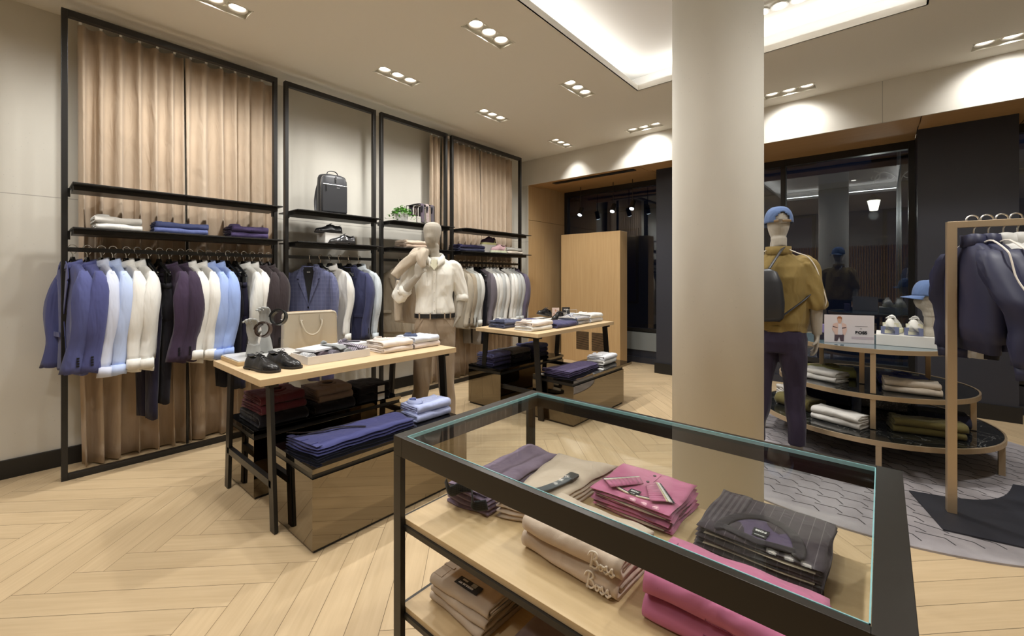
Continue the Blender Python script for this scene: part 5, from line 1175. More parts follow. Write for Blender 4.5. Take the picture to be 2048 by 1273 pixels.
# ================================================================== SHOES
def shoe(label, loc, rz, group, upper, sole, kind='dress', L=.29, lace=None, rot=None, lining=None):
    """toe towards +x, sole at z = 0"""
    t = thing('dress_shoe' if kind == 'dress' else 'sneaker', label, 'shoe', loc, rz, group, rot=rot)
    sn = kind != 'dress'; st = .030 if sn else .010; hw = .050 if sn else .047
    def halfw(u):   # plan outline, u 0 heel .. 1 toe
        return hw * (.62 + .16 * sin(pi * min(1, u * 1.1) - .3) + .30 * sin(pi * max(0, u - .30) / .80) if u < .98 else .40) * (1 if u > .04 else .8)
    def W(u):
        pts = [(0, .50), (.04, .72), (.12, .80), (.30, .74), (.45, .78), (.62, .96), (.74, 1.0), (.86, .86), (.95, .58), (1, .16)]
        for (a, x), (b, y) in zip(pts, pts[1:]):
            if a <= u <= b: return hw * (x + (y - x) * (u - a) / (b - a))
        return hw * .2
    def H(u):       # top line of the upper
        pts = [(0, .062), (.06, .070), (.20, .060), (.32, .066), (.40, .082), (.50, .076), (.62, .058), (.75, .045), (.88, .038), (.96, .028), (1, .012)]
        if sn: pts = [(0, .072), (.06, .080), (.20, .070), (.32, .078), (.42, .095), (.52, .088), (.64, .068), (.76, .056), (.88, .050), (.96, .036), (1, .014)]
        for (a, x), (b, y) in zip(pts, pts[1:]):
            if a <= u <= b: return x + (y - x) * (u - a) / (b - a)
        return .012
    R = []; n = 20
    for i in range(27):
        u = i / 26; w = W(u) * .95; h = H(u); ring_ = []
        for k in range(n):
            a = 2 * pi * k / n; c, s = cos(a), sin(a)
            yy = w * (abs(c) ** .8) * (1 if c > 0 else -1)
            narrow = 1 - .38 * max(0, s) ** 1.2 * (1 if u < .6 else .5)
            zz = st + (h * (max(0, s) ** .8) if s > 0 else -.004)
            ring_.append((u * L, yy * narrow, zz))
        R.append(ring_)
    b = MB().rings(R)
    up = b.build('upper', upper, t, smooth=True)
    # opening
    op = []
    for (u, w, dz) in ((.055, .30, .004), (.10, .42, .002), (.18, .46, .0025), (.27, .42, .003), (.345, .26, .004)): op.append((u, w, dz))
    V = []
    for u, w, dz in op: V.append((u * L, hw * w, st + H(u) * .985 + dz))
    for u, w, dz in op[::-1]: V.append((u * L, -hw * w, st + H(u) * .985 + dz))
    MB().add(V, [tuple(range(len(V)))]).build('opening', lining or M_LABEL, t, solid=.002)
    rim = MB().tube([Vector(v) + Vector((0, 0, .001)) for v in V], .0028, 6, closed=True, cap=False).build('collar_rim', upper, t, smooth=True)
    # sole
    us = [k / 24 for k in range(25)]; poly = [(u * L + (.004 if u > .9 else 0), W(u) + .004) for u in us] + [(u * L + (.004 if u > .9 else 0), -W(u) - .004) for u in us[::-1]]
    if sn:
        MB().prism(poly, .003, st + .004).build('midsole', sole, t, bevel=.003); MB().prism([(x * .99 + .001, y * .96) for x, y in poly], 0, .005).build('outsole', simple('outsole_grey', (.16, .17, .25), .7), t)
    else:
        fr = [(u * L + (.004 if u > .9 else 0), W(u) + .004) for u in us if u > .3] + [(u * L + (.004 if u > .9 else 0), -W(u) - .004) for u in us[::-1] if u > .3]
        MB().prism(poly, .006 + .016 * 0, .013).build('sole', sole, t, bevel=.001)
        hl = [(u * L, W(u) + .001) for u in us if u < .27] + [(u * L, -W(u) - .001) for u in us[::-1] if u < .27]
        MB().prism(hl, -.0, .007).build('heel', sole, t); MB().prism([(x, y * .98) for x, y in fr], 0, .0065).build('front_sole', sole, t)
    lm = lace or upper; b = MB()
    for k in range(5 if sn else 4):
        u = .40 + .05 * k; z = st + H(u) * .98 + .002; wv = hw * (.26 + .03 * k)
        b.tube([(u * L, -wv, z - .006), (u * L + .004, 0, z + .002), (u * L, wv, z - .006)], .0022, 6)
    if not sn:
        for s in (-1, 1): b.tube(bezier([(.40 * L, 0, st + .084), (.38 * L, s * .014, st + .094), (.42 * L, s * .022, st + .084), (.42 * L, s * .004, st + .084)], 5), .0016, 5)
    b.build('laces', lm, t)
    b = MB(); b.tube([(.64 * L + .004 * 0, -hw * .70, st + .030), (.60 * L, -hw * .30, st + H(.60) * .97), (.60 * L, hw * .30, st + H(.60) * .97), (.64 * L, hw * .70, st + .030)], .0014, 5); b.build('vamp_seam', lm, t)
    if sn:
        for s in (-1, 1): MB().add([(.0 * L + .004, s * hw * .5, st), (.004, s * hw * .42, st + .05)] + [(.16 * L, s * hw * .80, st + .045), (.22 * L, s * hw * .80, st)], [(0, 1, 2, 3)]).build('heel_panel', sole, t, solid=.002)
    return t
GS = 'black dress shoes'
shoe('black leather derby shoe in front, at the left corner of the nearer oak table', (-2.895, .925, ZT), radians(12), GS, M_LEATH, simple('dark_sole', (.02, .016, .013), .5), L=.285)
shoe('black leather derby shoe behind its partner, beside the white tray on the nearer table', (-2.905, 1.045, ZT), radians(14), GS, M_LEATH, MAT['dark_sole'], L=.285)
WHITEBOX = simple('white_riser', (.72, .70, .66), .6)
tag(MB().box(-4.30, -4.12, 1.99, 2.17, ZS, ZS + .105).build('riser_block', WHITEBOX, bevel=.002), 'small white riser block under the upper black shoe on the second rack', 'riser')
shoe('black leather shoe on the white riser block, toe to the left, second rack', (-4.19, 2.19, ZS + .106), radians(-91), GS, M_LEATH, MAT['dark_sole'], L=.27)
shoe('glossy black leather shoe on the shelf right in front of the riser block, second rack', (-4.07, 2.27, ZS), radians(-94), GS, simple('grey_black_leather', (.03, .03, .033), .18, 0, .8), MAT['dark_sole'], L=.26)
tag(MB().box(-3.30, -3.02, 4.05, 4.38, ZT, ZT + .035).build('riser_block', WHITEBOX, bevel=.002), 'flat white riser under the black shoes on the farther table', 'riser')
shoe('black leather shoe tilted on its riser behind the white shirts, farther table', (-3.16, 4.40, ZT + .042), radians(-78), GS, M_LEATH, MAT['dark_sole'], L=.27, rot=(0, radians(-12), radians(-88)))
shoe('black leather shoe lying lower in front of its partner, farther table', (-2.98, 4.40, ZT + .036), radians(-80), GS, M_LEATH, MAT['dark_sole'], L=.25)
# sneakers
M_YS = simple('yellow_sole', (.62, .60, .28), .6); M_PS = simple('purple_suede', (.075, .04, .08), .9); M_PK = simple('dusty_pink_suede', (.38, .24, .25), .9); M_WS = simple('white_leather', (.80, .79, .74), .45); M_CR = simple('cream_mesh', (.72, .70, .52), .7)
tag(MB().box(-4.32, -4.12, 4.16, 4.52, ZS, ZS + .115).build('riser_block', WHITEBOX, bevel=.002), 'white riser box under the purple sneaker on the farthest rack', 'riser')
shoe('purple suede sneaker with a yellow sole on the white riser, farthest rack', (-4.20, 4.50, ZS + .1155), radians(-92), 'sneakers on the farthest rack', M_PS, M_YS, 'sneaker', .27)
shoe('dusty pink suede sneaker with a pale sole in front of the riser, farthest rack', (-4.045, 4.55, ZS), radians(-94), 'sneakers on the farthest rack', M_PK, simple('pale_green_sole', (.60, .64, .46), .6), 'sneaker', .27)
tag(MB().box(-.04, .52, 4.58, 4.92, ZTT, ZTT + .085).build('riser_block', WHITEBOX, bevel=.002), 'long white display box under the white sneakers on the tiered table', 'riser')
for k, (x, lb) in enumerate(((.045, 'left white sneaker with a grey-blue sole on the white box, heel to the viewer'), (.185, 'right white sneaker with a grey-blue sole on the white box, heel to the viewer'))):
    sh_ = shoe(lb, (x, 4.61, ZTT + .086), radians(84), 'white sneakers on the tiered table', M_WS, simple('slate_blue_sole', (.14, .16, .25), .7) if False else M_CR, 'sneaker', .28, lace=M_WS)
    t = tag(MB().rbox(-.046, .046, -.006, .0, 0, .050, .0025).build('heel_sole', simple('slate_blue_sole', (.14, .16, .27), .7)), None, None); t.parent = [o for o in C.objects if o.get('label') == lb][0]; t.location = (0, 0, .002); t.rotation_euler = (0, 0, pi / 2); sh_.scale = (1.05, 1.22, 1.2)

# ================================================================== TABLE PROPS
# oak and marble riser with two articulated display hands and belts
t = thing('display_riser', 'oak display board with a pale marble top under the grey display hands', 'display board', (-3.14, 1.10, ZT))
MB().box(-.17, .165, -.205, .215, 0, .024).build('board', M_OAKX, t, bevel=.002); MB().box(-.165, .16, -.20, .21, .024, .031).build('marble_top', simple('white_marble', (.74, .74, .73), .2), t)
M_HAND = simple('grey_painted_hand', (.36, .37, .36), .5)
def finger(mb, base, d, n, L, r, curl, jn=3):
    """a bent finger: base point, direction, palm normal (bends towards it)"""
    P = [Vector(base)]; d = Vector(d).normalized(); n = Vector(n).normalized(); ax = d.cross(n).normalized()
    seg = [L * .44, L * .31, L * .25]
    dd = d
    for k in range(3):
        dd = Matrix.Rotation(-curl * (0.6, 1.0, .8)[k] if False else curl * (0.6, 1.0, .8)[k], 3, ax) @ dd; P.append(P[-1] + dd * seg[k])
    mb.tube(bezier(P, 3), [r] * 4 + [r * .93] * 3 + [r * .84] * 2 + [r * .62], 8)
def hand_mesh(mb, wrist, d, n, s=1.0, curl=.35, side=1, spread=.10, thumbc=.3, L=.19):
    """wrist point, direction of the fingers d, palm normal n; side=+1 thumb towards d x n"""
    d = Vector(d).normalized(); n = Vector(n); n = (n - d * n.dot(d)).normalized(); x = d.cross(n).normalized() * side
    w = Vector(wrist); k = L / .19 * s
    R = []
    for (a, hw, ht) in ((-.01, .026, .020), (.02, .034, .017), (.05, .041, .015), (.08, .042, .0135), (.098, .038, .011)):
        c = w + d * (a * k); R.append([c + x * (hw * k * cos(2 * pi * q / 14)) + n * (ht * k * sin(2 * pi * q / 14)) for q in range(14)])
    mb.rings(R)
    for j, (o, L_, r) in enumerate(((.031, .074, .0088), (.0105, .083, .0092), (-.0105, .077, .0088), (-.030, .061, .0078))):
        base = w + d * (.090 * k) + x * (o * k); finger(mb, base, d + x * (spread * o * 20), n, L_ * k, r * k, curl * (1 + .12 * j))
    base = w + d * (.030 * k) + x * (.030 * k); finger(mb, base, d * .75 + x * .75 + n * .25, n, .066 * k, .0105 * k, thumbc)
def display_hand(label, x, y, h, rz, curl):
    t = thing('display_hand', label, 'display hand', (x, y, ZT + .031), rz, 'grey display hands on the nearer table')
    b = MB(); b.rings([ring(0, 0, z, a, a * .8, 20) for z, a in ((0, .048), (.02, .046), (.08, .036), (h * .6, .028), (h, .027))])
    hand_mesh(b, (0, 0, h - .01), (0.05, -.10, 1), (.25, -1, 0), 1.05, curl, 1, .12)
    b.build('hand', M_HAND, t, remesh=.0035)
    return t
display_hand('front grey display hand holding the brown belt on its cone forearm', -3.10, 1.02, .115, radians(25), .55)
display_hand('taller grey display hand behind, holding the black belt', -3.20, 1.13, .175, radians(25), .5)
def rolled_belt(label, c, n, r, w, mat, buckle, tail):
    t = thing('rolled_belt', label, 'belt', c, 0, 'rolled belts on the display hands')
    n = Vector(n).normalized(); a = n.cross(Vector((0, 0, 1))).normalized(); b2 = a.cross(n).normalized(); pts = []
    for k in range(61):
        q = 2 * pi * 2.2 * k / 60 ; rr = r - .0045 * k / 60 * 2.2 * 1.6; pts.append(a * (rr * cos(q)) + b2 * (rr * sin(q)))
    mb = MB()
    V = []; F = []
    for p in pts:
        rad = p.normalized()
        for sg, o in ((-1, 0), (1, 0), (1, .0028), (-1, .0028)): V.append(p + n * (sg * w / 2) + rad * o)
    for i in range(60):
        for j in range(4): F.append((i * 4 + j, i * 4 + (j + 1) % 4, (i + 1) * 4 + (j + 1) % 4, (i + 1) * 4 + j))
    F.append((0, 1, 2, 3)); F.append((243, 242, 241, 240)); mb.add(V, F); mb.build('strap', mat, t)
    if tail: 
        T = [Vector(p) for p in tail]; mb = MB().tube([p for p in T], [(w / 2, .0018)] * len(T), 8, up=(1, -.4, 0)); mb.build('strap_end', mat, t)
        e = T[-1]; u = (T[-1] - T[-2]).normalized(); s = Vector((.6, .8, 0)); hw = w * .62
        MB().tube([e - s * hw, e + s * hw, e + s * hw + u * .034, e - s * hw + u * .034], .0026, 6, closed=True, cap=False).build('buckle', M_CHROME, t); MB().tube([e, e + u * .036 + Vector((.004, -.004, 0))], .002, 6).build('prong', M_CHROME, t)
    return t
M_BRN = simple('dark_brown_leather', (.06, .035, .025), .4); M_BRI = simple('black_belt_leather', (.018, .02, .02), .35)
rolled_belt('dark brown rolled belt with a square silver buckle hanging from the front display hand', (-3.03, 1.055, 1.055), (.62, -.72, .28), .052, .034, M_BRN, True, [(-.075, -.02, .03), (-.082, -.03, -.02), (-.078, -.04, -.062)])
rolled_belt('black rolled belt held high by the rear display hand', (-3.075, 1.165, 1.125), (.62, -.72, .28), .056, .034, M_BRI, True, None)
# briefcase
def briefcase():
    t = thing('briefcase', 'beige leather briefcase with two rounded handles standing on the nearer table', 'briefcase', (-3.30, 1.475, ZT), radians(82), None)
    M_BC = simple('beige_leather', (.47, .41, .31), .42, 0, .5)
    w, h, d, r = .188, .285, .075, .030; R = []
    poly = []
    for cx, cz, a0 in ((w - r, h - r, 0), (-w + r, h - r, 90)):
        for k in range(7): a = radians(a0 + 15 * k); poly.append((cx + r * cos(a), cz + r * sin(a)))
    poly += [(-w - .006, .004), (w + .006, .004)]
    for y, s in ((-d / 2, .985), (-d / 2 + .006, 1), (d / 2 - .006, 1), (d / 2, .985)): R.append([(x * s, y, z * (1 if z < .1 else s)) for x, z in poly])
    MB().rings(R).build('body', M_BC, t, bevel=.003)
    for y in (-d / 2 - .001, d / 2 + .001):
        MB().tube([(x * .965, y, z * .97) for x, z in poly], .0022, 6, closed=True, cap=False).build('piping', M_BC, t)
        s = 1 if y > 0 else -1
        MB().tube(bezier([(-.072, y, .225), (-.070, y + s * .018, .19), (-.045, y + s * .028, .135), (0, y + s * .03, .112), (.045, y + s * .028, .135), (.070, y + s * .018, .19), (.072, y, .225)], 6), .0068, 10).build('handle', M_BC, t, smooth=True)
        for q in (-.072, .072): 
            hb = MB().rbox(q - .013, q + .013, -.0, .004, .205, .262, .001).build('handle_tab', M_BC, t, loc=(0, y - (.004 if s < 0 else 0), 0), bevel=.001)
            MB().tube([(q - .010, y + s * .006, .222), (q + .010, y + s * .006, .222)], .0035, 8).build('ring', M_CHROME, t)
    MB().tube([(-w + .03, 0, h + .001), (w - .03, 0, h + .001)], .003, 6).build('zip', M_BRASS, t)
    for q in (-1, 1): MB().tube([(q * (w + .002), -.008, h - .05), (q * (w + .012), -.008, h - .05), (q * (w + .012), .008, h - .05), (q * (w + .002), .008, h - .05)], .002, 6).build('side_ring', M_CHROME, t)
briefcase()
# white tie tray with two lids
t = thing('tie_tray', 'long shallow white tray holding rolled ties on the nearer table', 'tray', (-2.81, 1.40, ZT))
b = MB(); X, Yh, H = .125, .212, .05
b.box(-X, X, -Yh, Yh, 0, .006); b.box(-X, -X + .005, -Yh, Yh, .006, H); b.box(X - .005, X, -Yh, Yh, .006, H); b.box(-X + .005, X - .005, -Yh, -Yh + .005, .006, H); b.box(-X + .005, X - .005, Yh - .005, Yh, .006, H); b.build('tray_body', simple('tray_cream', (.74, .70, .66), .55), t)
M_T = [fabric((.30, .31, .33), kind='diag', c2=(.62, .62, .62), sc=90), fabric((.10, .075, .09)), fabric((.13, .115, .14), kind='floral', c2=(.3, .3, .36), sc=160), fabric((.26, .27, .27)), fabric((.40, .38, .42), kind='diag', c2=(.10, .07, .12), sc=55)]
tn = ['grey striped rolled tie at the left end of the white tray', 'dark plum rolled tie in the white tray', 'dark patterned rolled tie in the white tray, third from the left', 'plain grey rolled tie in the white tray under the lid', 'violet striped rolled tie at the right end of the white tray']
for k in range(5):
    t = thing('rolled_tie', tn[k], 'tie', (-2.80, 1.235 + .082 * k, ZT + .0065), radians(12), 'rolled ties in the white tray'); R = []
    for i in range(13):
        a = pi * i / 12; R.append(.0)
    MB().rings([[(x, .034 * cos(2 * pi * q / 18), .026 + .026 * sin(2 * pi * q / 18)) for q in range(18)] for x in (-.045, .045)]).build('roll', M_T[k], t, smooth=False, bevel=.003)
for k, (x, y, z, rz, lb) in enumerate(((-2.885, 1.36, ZT + .060, 20, 'white box lid resting on the tie tray, left one with a grey tie'), (-2.965, 1.60, ZT + .047, 12, 'white box lid at the right, with the striped ties on top'))):
    t = thing('box_lid', lb, 'box lid', (x, y, z), radians(rz), 'white box lids on the nearer table', ); MB().box(-.085, .085, -.13, .13, 0, .014).build('lid', simple('lid_white', (.76, .77, .80), .5), t, bevel=.001)
    if k == 1: tag(MB().box(-3.04, -2.89, 1.48, 1.72, ZT, ZT + .0465).build('tie_box', MAT['lid_white']), 'plain white box under the right lid behind the tie tray', 'box')
def flat_tie(label, pts, mat, w=.026):
    t = thing('necktie', label, 'tie', pts[0], 0, 'ties on the white lids'); o = Vector(pts[0]); P = bezier([Vector(p) - o for p in pts], 5)
    MB().tube(P, [(w * (1 + .5 * i / len(P)), .0035) for i in range(len(P))], 8).build('blade', mat, t, smooth=True)
    k = MB(); k.tube([(-.004, -.012, .004), (0, .004, .012), (.002, .02, .006)], [(.016, .010), (.021, .014), (.014, .008)], 10); k.build('knot', mat, t, smooth=True)
flat_tie('plain grey tie with its knot draped over the left white lid', [(-2.93, 1.40, ZT + .082), (-2.86, 1.42, ZT + .080), (-2.80, 1.44, ZT + .079), (-2.76, 1.46, ZT + .060)], M_T[3])
flat_tie('purple and white striped tie over the right lid, nearest the shirts', [(-2.97, 1.545, ZT + .068), (-2.88, 1.56, ZT + .070), (-2.80, 1.585, ZT + .064), (-2.735, 1.60, ZT + .052)], M_T[4])
flat_tie('dark striped tie behind on the right white lid', [(-3.02, 1.60, ZT + .068), (-3.00, 1.66, ZT + .068), (-2.97, 1.70, ZT + .066)], M_T[2], .022)
# backpack on the shelf
def backpack():
    t = thing('backpack', 'black leather backpack standing on the top shelf of the second rack', 'backpack', (-4.20, 2.10, 2.021), radians(84)); m = simple('backpack_leather', (.022, .023, .027), .42, 0, .5)
    R = []
    for z, w, d in ((0, .130, .060), (.02, .138, .066), (.10, .142, .07), (.28, .142, .068), (.355, .138, .060), (.385, .125, .050), (.395, .10, .035)): R.append(ring(0, 0, z, w, d, 32, 0, 0, .35))
    R = [[(x, y, z) for x, y, z in r] for r in R]; MB().rings(R).build('body', m, t, smooth=True)
    MB().rbox(-.120, .120, -.012, 0, .02, .285, .004).build('front_pocket', m, t, loc=(0, -.066, 0), bevel=.004)
    MB().tube([(-.118, -.079, .288), (.118, -.079, .288)], .003, 6).build('pocket_zip', M_SILV, t)
    MB().tube(bezier([(-.128, -.052, .02), (-.132, -.05, .20), (-.125, -.05, .34), (-.09, -.048, .375), (0, -.046, .385), (.09, -.048, .375), (.125, -.05, .34)], 6), .0028, 6).build('main_zip', M_SILV, t)
    MB().tube([(-.085, -.082, .285), (-.083, -.086, .225)], [(.006, .003)] * 2, 6).build('zip_pull', M_LEATH, t); MB().tube([(.01, -.066, .375), (.012, -.075, .318)], [(.007, .003)] * 2, 6).build('zip_pull', M_LEATH, t)
    MB().tube(bezier([(-.055, .0, .385), (-.045, .0, .425), (0, 0, .440), (.045, 0, .425), (.055, 0, .385)], 6), [(.010, .004)] * 25, 8).build('top_handle', m, t, smooth=True)
    for s in (-1, 1): MB().tube(bezier([(s * .05, .06, .36), (s * .09, .10, .30), (s * .11, .12, .16), (s * .115, .09, .03), (s * .11, .06, .015)], 6), [(.024, .006)] * 25, 8, up=(0, 1, 0)).build('shoulder_strap', m, t, smooth=True)
    text_mesh('brand_print', 'BOSS', .012, simple('silver_print', (.4, .4, .4), .4), t, (.03, -.0795, .262), (pi / 2, 0, 0))
backpack()
# plant
def plant():
    t = thing('potted_plant', 'bushy green plant in a white pot on the top shelf of the third rack', 'potted plant', (-4.19, 2.92, 2.021))
    MB().lathe([(.056, 0), (.066, .006), (.074, .108), (.068, .108), (.062, .095)], 28).build('pot', simple('glazed_white_pot', (.62, .61, .58), .35), t, smooth=False, bevel=.001)
    MB().lathe([(.0001, .092), (.064, .094)], 20).build('soil', simple('dark_soil', (.03, .02, .012), .95), t)
    rnd = random.Random(5); b = MB(); st = MB()
    lm = simple('leaf_green', (.10, .30, .035), .5)
    for k in range(330):
        a = rnd.uniform(0, 2 * pi); rr = abs(rnd.gauss(.080, .036)); z = .105 + rnd.uniform(0, .095) * (1.1 - rr / .15) - max(0, rr - .085) * rnd.uniform(.2, 1.3)
        c = Vector((rr * cos(a), rr * sin(a), z)); s = rnd.uniform(.011, .019)
        u = Vector((rnd.uniform(-1, 1), rnd.uniform(-1, 1), rnd.uniform(-.4, .6))).normalized(); v = u.cross(Vector((rnd.uniform(-.5, .5), rnd.uniform(-.5, .5), 1))).normalized(); w = u.cross(v) * .15
        b.add([c - u * s, c - u * s * .2 + v * s * .62 + w * s, c + u * s * .7 + v * s * .4 + w * s * .5, c + u * s * 1.1, c + u * s * .7 - v * s * .4 + w * s * .5, c - u * s * .2 - v * s * .62 + w * s], [(0, 1, 2, 3), (0, 3, 4, 5)])
        if k % 3 == 0: st.tube([(.02 * cos(a), .02 * sin(a), .095), (c.x * .6, c.y * .6, z * .9), c], .0012, 4)
    for k in range(9):
        c = Vector((.10 + .006 * k, .05 + .035 * k, .09 - .012 * k)); b.add([c + Vector((-.012, 0, 0)), c + Vector((0, .01, .004)), c + Vector((.012, 0, 0)), c + Vector((0, -.01, .004))], [(0, 1, 2, 3)])
    b.build('foliage', lm, t); st.build('stems', lm, t)
plant()
def tie_rack():
    t = thing('tie_stand', 'thin black wire cube stand draped with ties, right of the potted plant', 'display stand', (-4.21, 3.20, 2.021)); b = MB(); w, d, h = .10, .13, .225
    E = [((x, y, 0), (x, y, h)) for x in (-w, w) for y in (-d, d)] + [((-w, y, z), (w, y, z)) for y in (-d, d) for z in (.004, h)] + [((x, -d, z), (x, d, z)) for x in (-w, w) for z in (.004, h)]
    for p, q in E: b.beam(p, q, .006, .006, (0, .01, 1) if abs(p[2] - q[2]) < .01 else (1, 0, 0))
    b.build('wire_frame', M_BLACK, t)
tie_rack()
for k, (y, c, lb) in enumerate(((3.14, fabric((.115, .09, .12)), 'dark violet tie draped over the left of the wire stand'), (3.215, fabric((.38, .30, .29), kind='floral', c2=(.55, .47, .44), sc=110), 'rosy beige patterned tie in the middle of the wire stand'), (3.285, fabric((.10, .085, .10)), 'dark grey tie on the right of the wire stand'))):
    t = thing('necktie', lb, 'tie', (-4.21, y, 2.021), 0, 'ties on the wire stand'); P = bezier([(-.11, 0, .12), (-.108, 0, .22), (-.09, 0, .236), (0, 0, .240), (.09, 0, .236), (.110, .002, .22), (.112, .004, .12), (.114, .006, .012)], 5)
    MB().tube(P, [(.030, .006)] * len(P), 8, up=(1, 0, .3)).build('blade', c, t, smooth=True)
    MB().tube([(.105, 0, .225), (.120, -.008, .19), (.118, -.012, .13)], [(.024, .008), (.016, .006), (.008, .004)], 8, up=(1, 0, 0)).build('fold', COLS['black'], t, smooth=True)

# ================================================================== SIGNS
def poster_person(parent, x, z, s, y=-.004, ori=1):
    """flat printed figure"""
    P = lambda pts: [(x + a * s, y, z + b * s) for a, b in pts]
    def poly(name, pts, mat, dy=0):
        n = len(pts); o = MB().add([(p[0], p[1] + dy, p[2]) for p in P(pts)], [tuple(range(n))]).build(name, mat, parent, solid=.0004); return o
    sk = simple('print_skin', (.62, .36, .25), .6); hr = simple('print_hair', (.36, .13, .05), .6); jk = simple('print_jacket', (.66, .45, .38), .6); sh = simple('print_shirt', (.66, .60, .62), .6); tr = simple('print_trousers', (.075, .045, .06), .6)
    poly('printed_trousers', [(-.23, 0), (-.10, 0), (-.02, .22), (.04, 0), (.18, 0), (.19, .36), (-.22, .36)], tr)
    poly('printed_shirt', [(-.12, .34), (.12, .34), (.10, .92), (-.06, .92)], sh, -.0004)
    poly('printed_jacket', [(-.20, .34), (-.08, .34), (-.06, .92), (-.10, .98), (-.28, .90), (-.34, .62), (-.24, .44)], jk, -.0008); poly('printed_jacket', [(.20, .30), (.14, .40), (.08, .92), (.12, .98), (.28, .88), (.32, .60), (.24, .34)], jk, -.0008)
    poly('printed_band', [(-.30, .74), (-.09, .68), (-.09, .72), (-.30, .79)], tr, -.0012); poly('printed_band', [(.10, .66), (.28, .70), (.28, .75), (.10, .71)], tr, -.0012)
    poly('printed_head', [(-.045, .93), (.045, .93), (.085, 1.05), (.09, 1.17), (.05, 1.24), (-.05, 1.24), (-.10, 1.17), (-.08, 1.04)], sk, -.0012); poly('printed_hair', [(-.105, 1.14), (-.08, 1.19), (.06, 1.18), (.095, 1.12), (.10, 1.24), (.03, 1.30), (-.07, 1.29), (-.11, 1.22)], hr, -.0016)
def boss_sign():
    A = Vector((-.372, 4.475, ZTT)); B = Vector((-.052, 4.595, ZTT)); d = B - A
    t = thing('counter_sign', 'white counter card with a printed man in a peach jacket and black BOSS lettering', 'sign', (A + B) / 2, atan2(d.y, d.x)); w = d.length / 2; h = .232
    MB().box(-w, w, -.003, .003, 0, h).build('card', simple('sign_print', (.66, .60, .60), .45), t)
    MB().box(-w, w, -.012, .02, 0, .003).build('acrylic_foot', M_GLASS, t)
    poster_person(t, -w * .38, .012, .160)
    text_mesh('lettering', 'BOSS', .033, M_LABEL, t, (w * .48, -.0045, .088), (pi / 2, 0, 0), 3.0)
    b = MB(); b.box(w * .24, w * .74, -.0042, -.0032, .140, .1425); b.box(w * .44, w * .52, -.0042, -.0032, .120, .124); b.build('small_print', simple('grey_print', (.25, .23, .24), .6), t)
    MB().box(w * .1, w * .98, -.0038, -.0032, .035, .055).build('printed_shade', simple('sign_tint', (.50, .42, .45), .6), t)
boss_sign()
t = thing('counter_card', 'small card with a printed man behind the shoes on the farther table', 'sign', (-3.16, 4.52, ZT), radians(40)); MB().box(-.045, .045, -.003, .003, 0, .15).build('card', simple('card_peach', (.66, .52, .46), .5), t); poster_person(t, 0, .004, .095)
t = thing('counter_card', 'small black card with white lettering on the farther table', 'sign', (-3.07, 4.62, ZT), radians(40)); MB().box(-.05, .05, -.003, .003, 0, .155).build('card', M_LABEL, t); text_mesh('lettering', 'BOSS', .022, M_LTXT, t, (0, -.004, .125), (pi / 2, 0, 0), 2)
b = MB()
for k in range(5): b.box(-.035, .035 - .006 * k, -.0042, -.0034, .035 + .012 * k, .039 + .012 * k)
b.build('small_print', M_LTXT, t)
t = thing('acrylic_stand', 'clear acrylic stand with a pale bracelet on the farther table', 'display stand', (-2.97, 4.60, ZT), radians(45)); MB().box(-.065, .065, -.002, .002, 0, .13).build('pane', M_GLASS, t)
b = MB(); b.box(-.066, -.063, -.003, .003, 0, .13); b.box(.063, .066, -.003, .003, 0, .13); b.box(-.066, .066, -.003, .003, .128, .131); b.build('edge', simple('acrylic_edge', (.6, .6, .58), .2), t)
MB().tube([(.03 * cos(2 * pi * k / 20), -.006, .06 + .03 * sin(2 * pi * k / 20)) for k in range(20)], .004, 6, closed=True, cap=False).build('bracelet', M_WHITE, t)
# head stand with a blue cap on the tiered table
M_CAPB = fabric((.10, .155, .30), key='blue_cap_cloth')
def cap(label, loc, rz, mat, back_open=True, r=.098, brim=True, rot=None):
    t = thing('baseball_cap', label, 'cap', loc, rz, 'blue baseball caps', rot=rot)
    V = []; F = []; NU, NV = 36, 12
    for i in range(NU):
        for j in range(NV + 1):
            a = 2 * pi * i / NU; e = pi / 2 * j / NV; rr = cos(e) ** .62 if e < pi / 2 - 1e-6 else 0
            V.append((r * .93 * rr * sin(a), -r * 1.08 * rr * cos(a), .012 + .125 * sin(e)))
    for i in range(NU):
        for j in range(NV):
            a = 2 * pi * (i + .5) / NU; e = (j + .5) / NV; da = abs(a - pi)
            if back_open and (da / .55) ** 2 + ((e - .02) / .36) ** 2 < 1 and e > .08: continue
            F.append((i * (NV + 1) + j, ((i + 1) % NU) * (NV + 1) + j, ((i + 1) % NU) * (NV + 1) + j + 1, i * (NV + 1) + j + 1))
    MB().add(V, F).build('crown', mat, t, smooth=True, solid=.003)
    def fn(u, v):
        a = radians(-62 + 124 * u); x = r * .93 * sin(a) * (1 + .10 * v); y = -r * 1.08 * cos(a) - .072 * v * cos(a * 1.25) ; return (x, y, .014 - .022 * v + .018 * (sin(pi * u) - .5) * v)
    MB().sheet(fn, 20, 6).build('brim', mat, t, smooth=True, solid=.004)
    MB().lathe([(.0001, .140), (.008, .138), (.008, .134)], 12).build('button', mat, t)
    if back_open: MB().tube([(r * .95 * sin(a), -r * 1.10 * cos(a), .020) for a in [pi - .62 + 1.24 * k / 10 for k in range(11)]], [(.003, .009)] * 11, 8, up=(0, 0, 1)).build('strap', simple('tan_strap', (.20, .13, .06), .6), t); MB().box(.008, .032, r * 1.10 - .003, r * 1.10 + .006, .011, .030).build('buckle', M_CHROME, t)
    return t
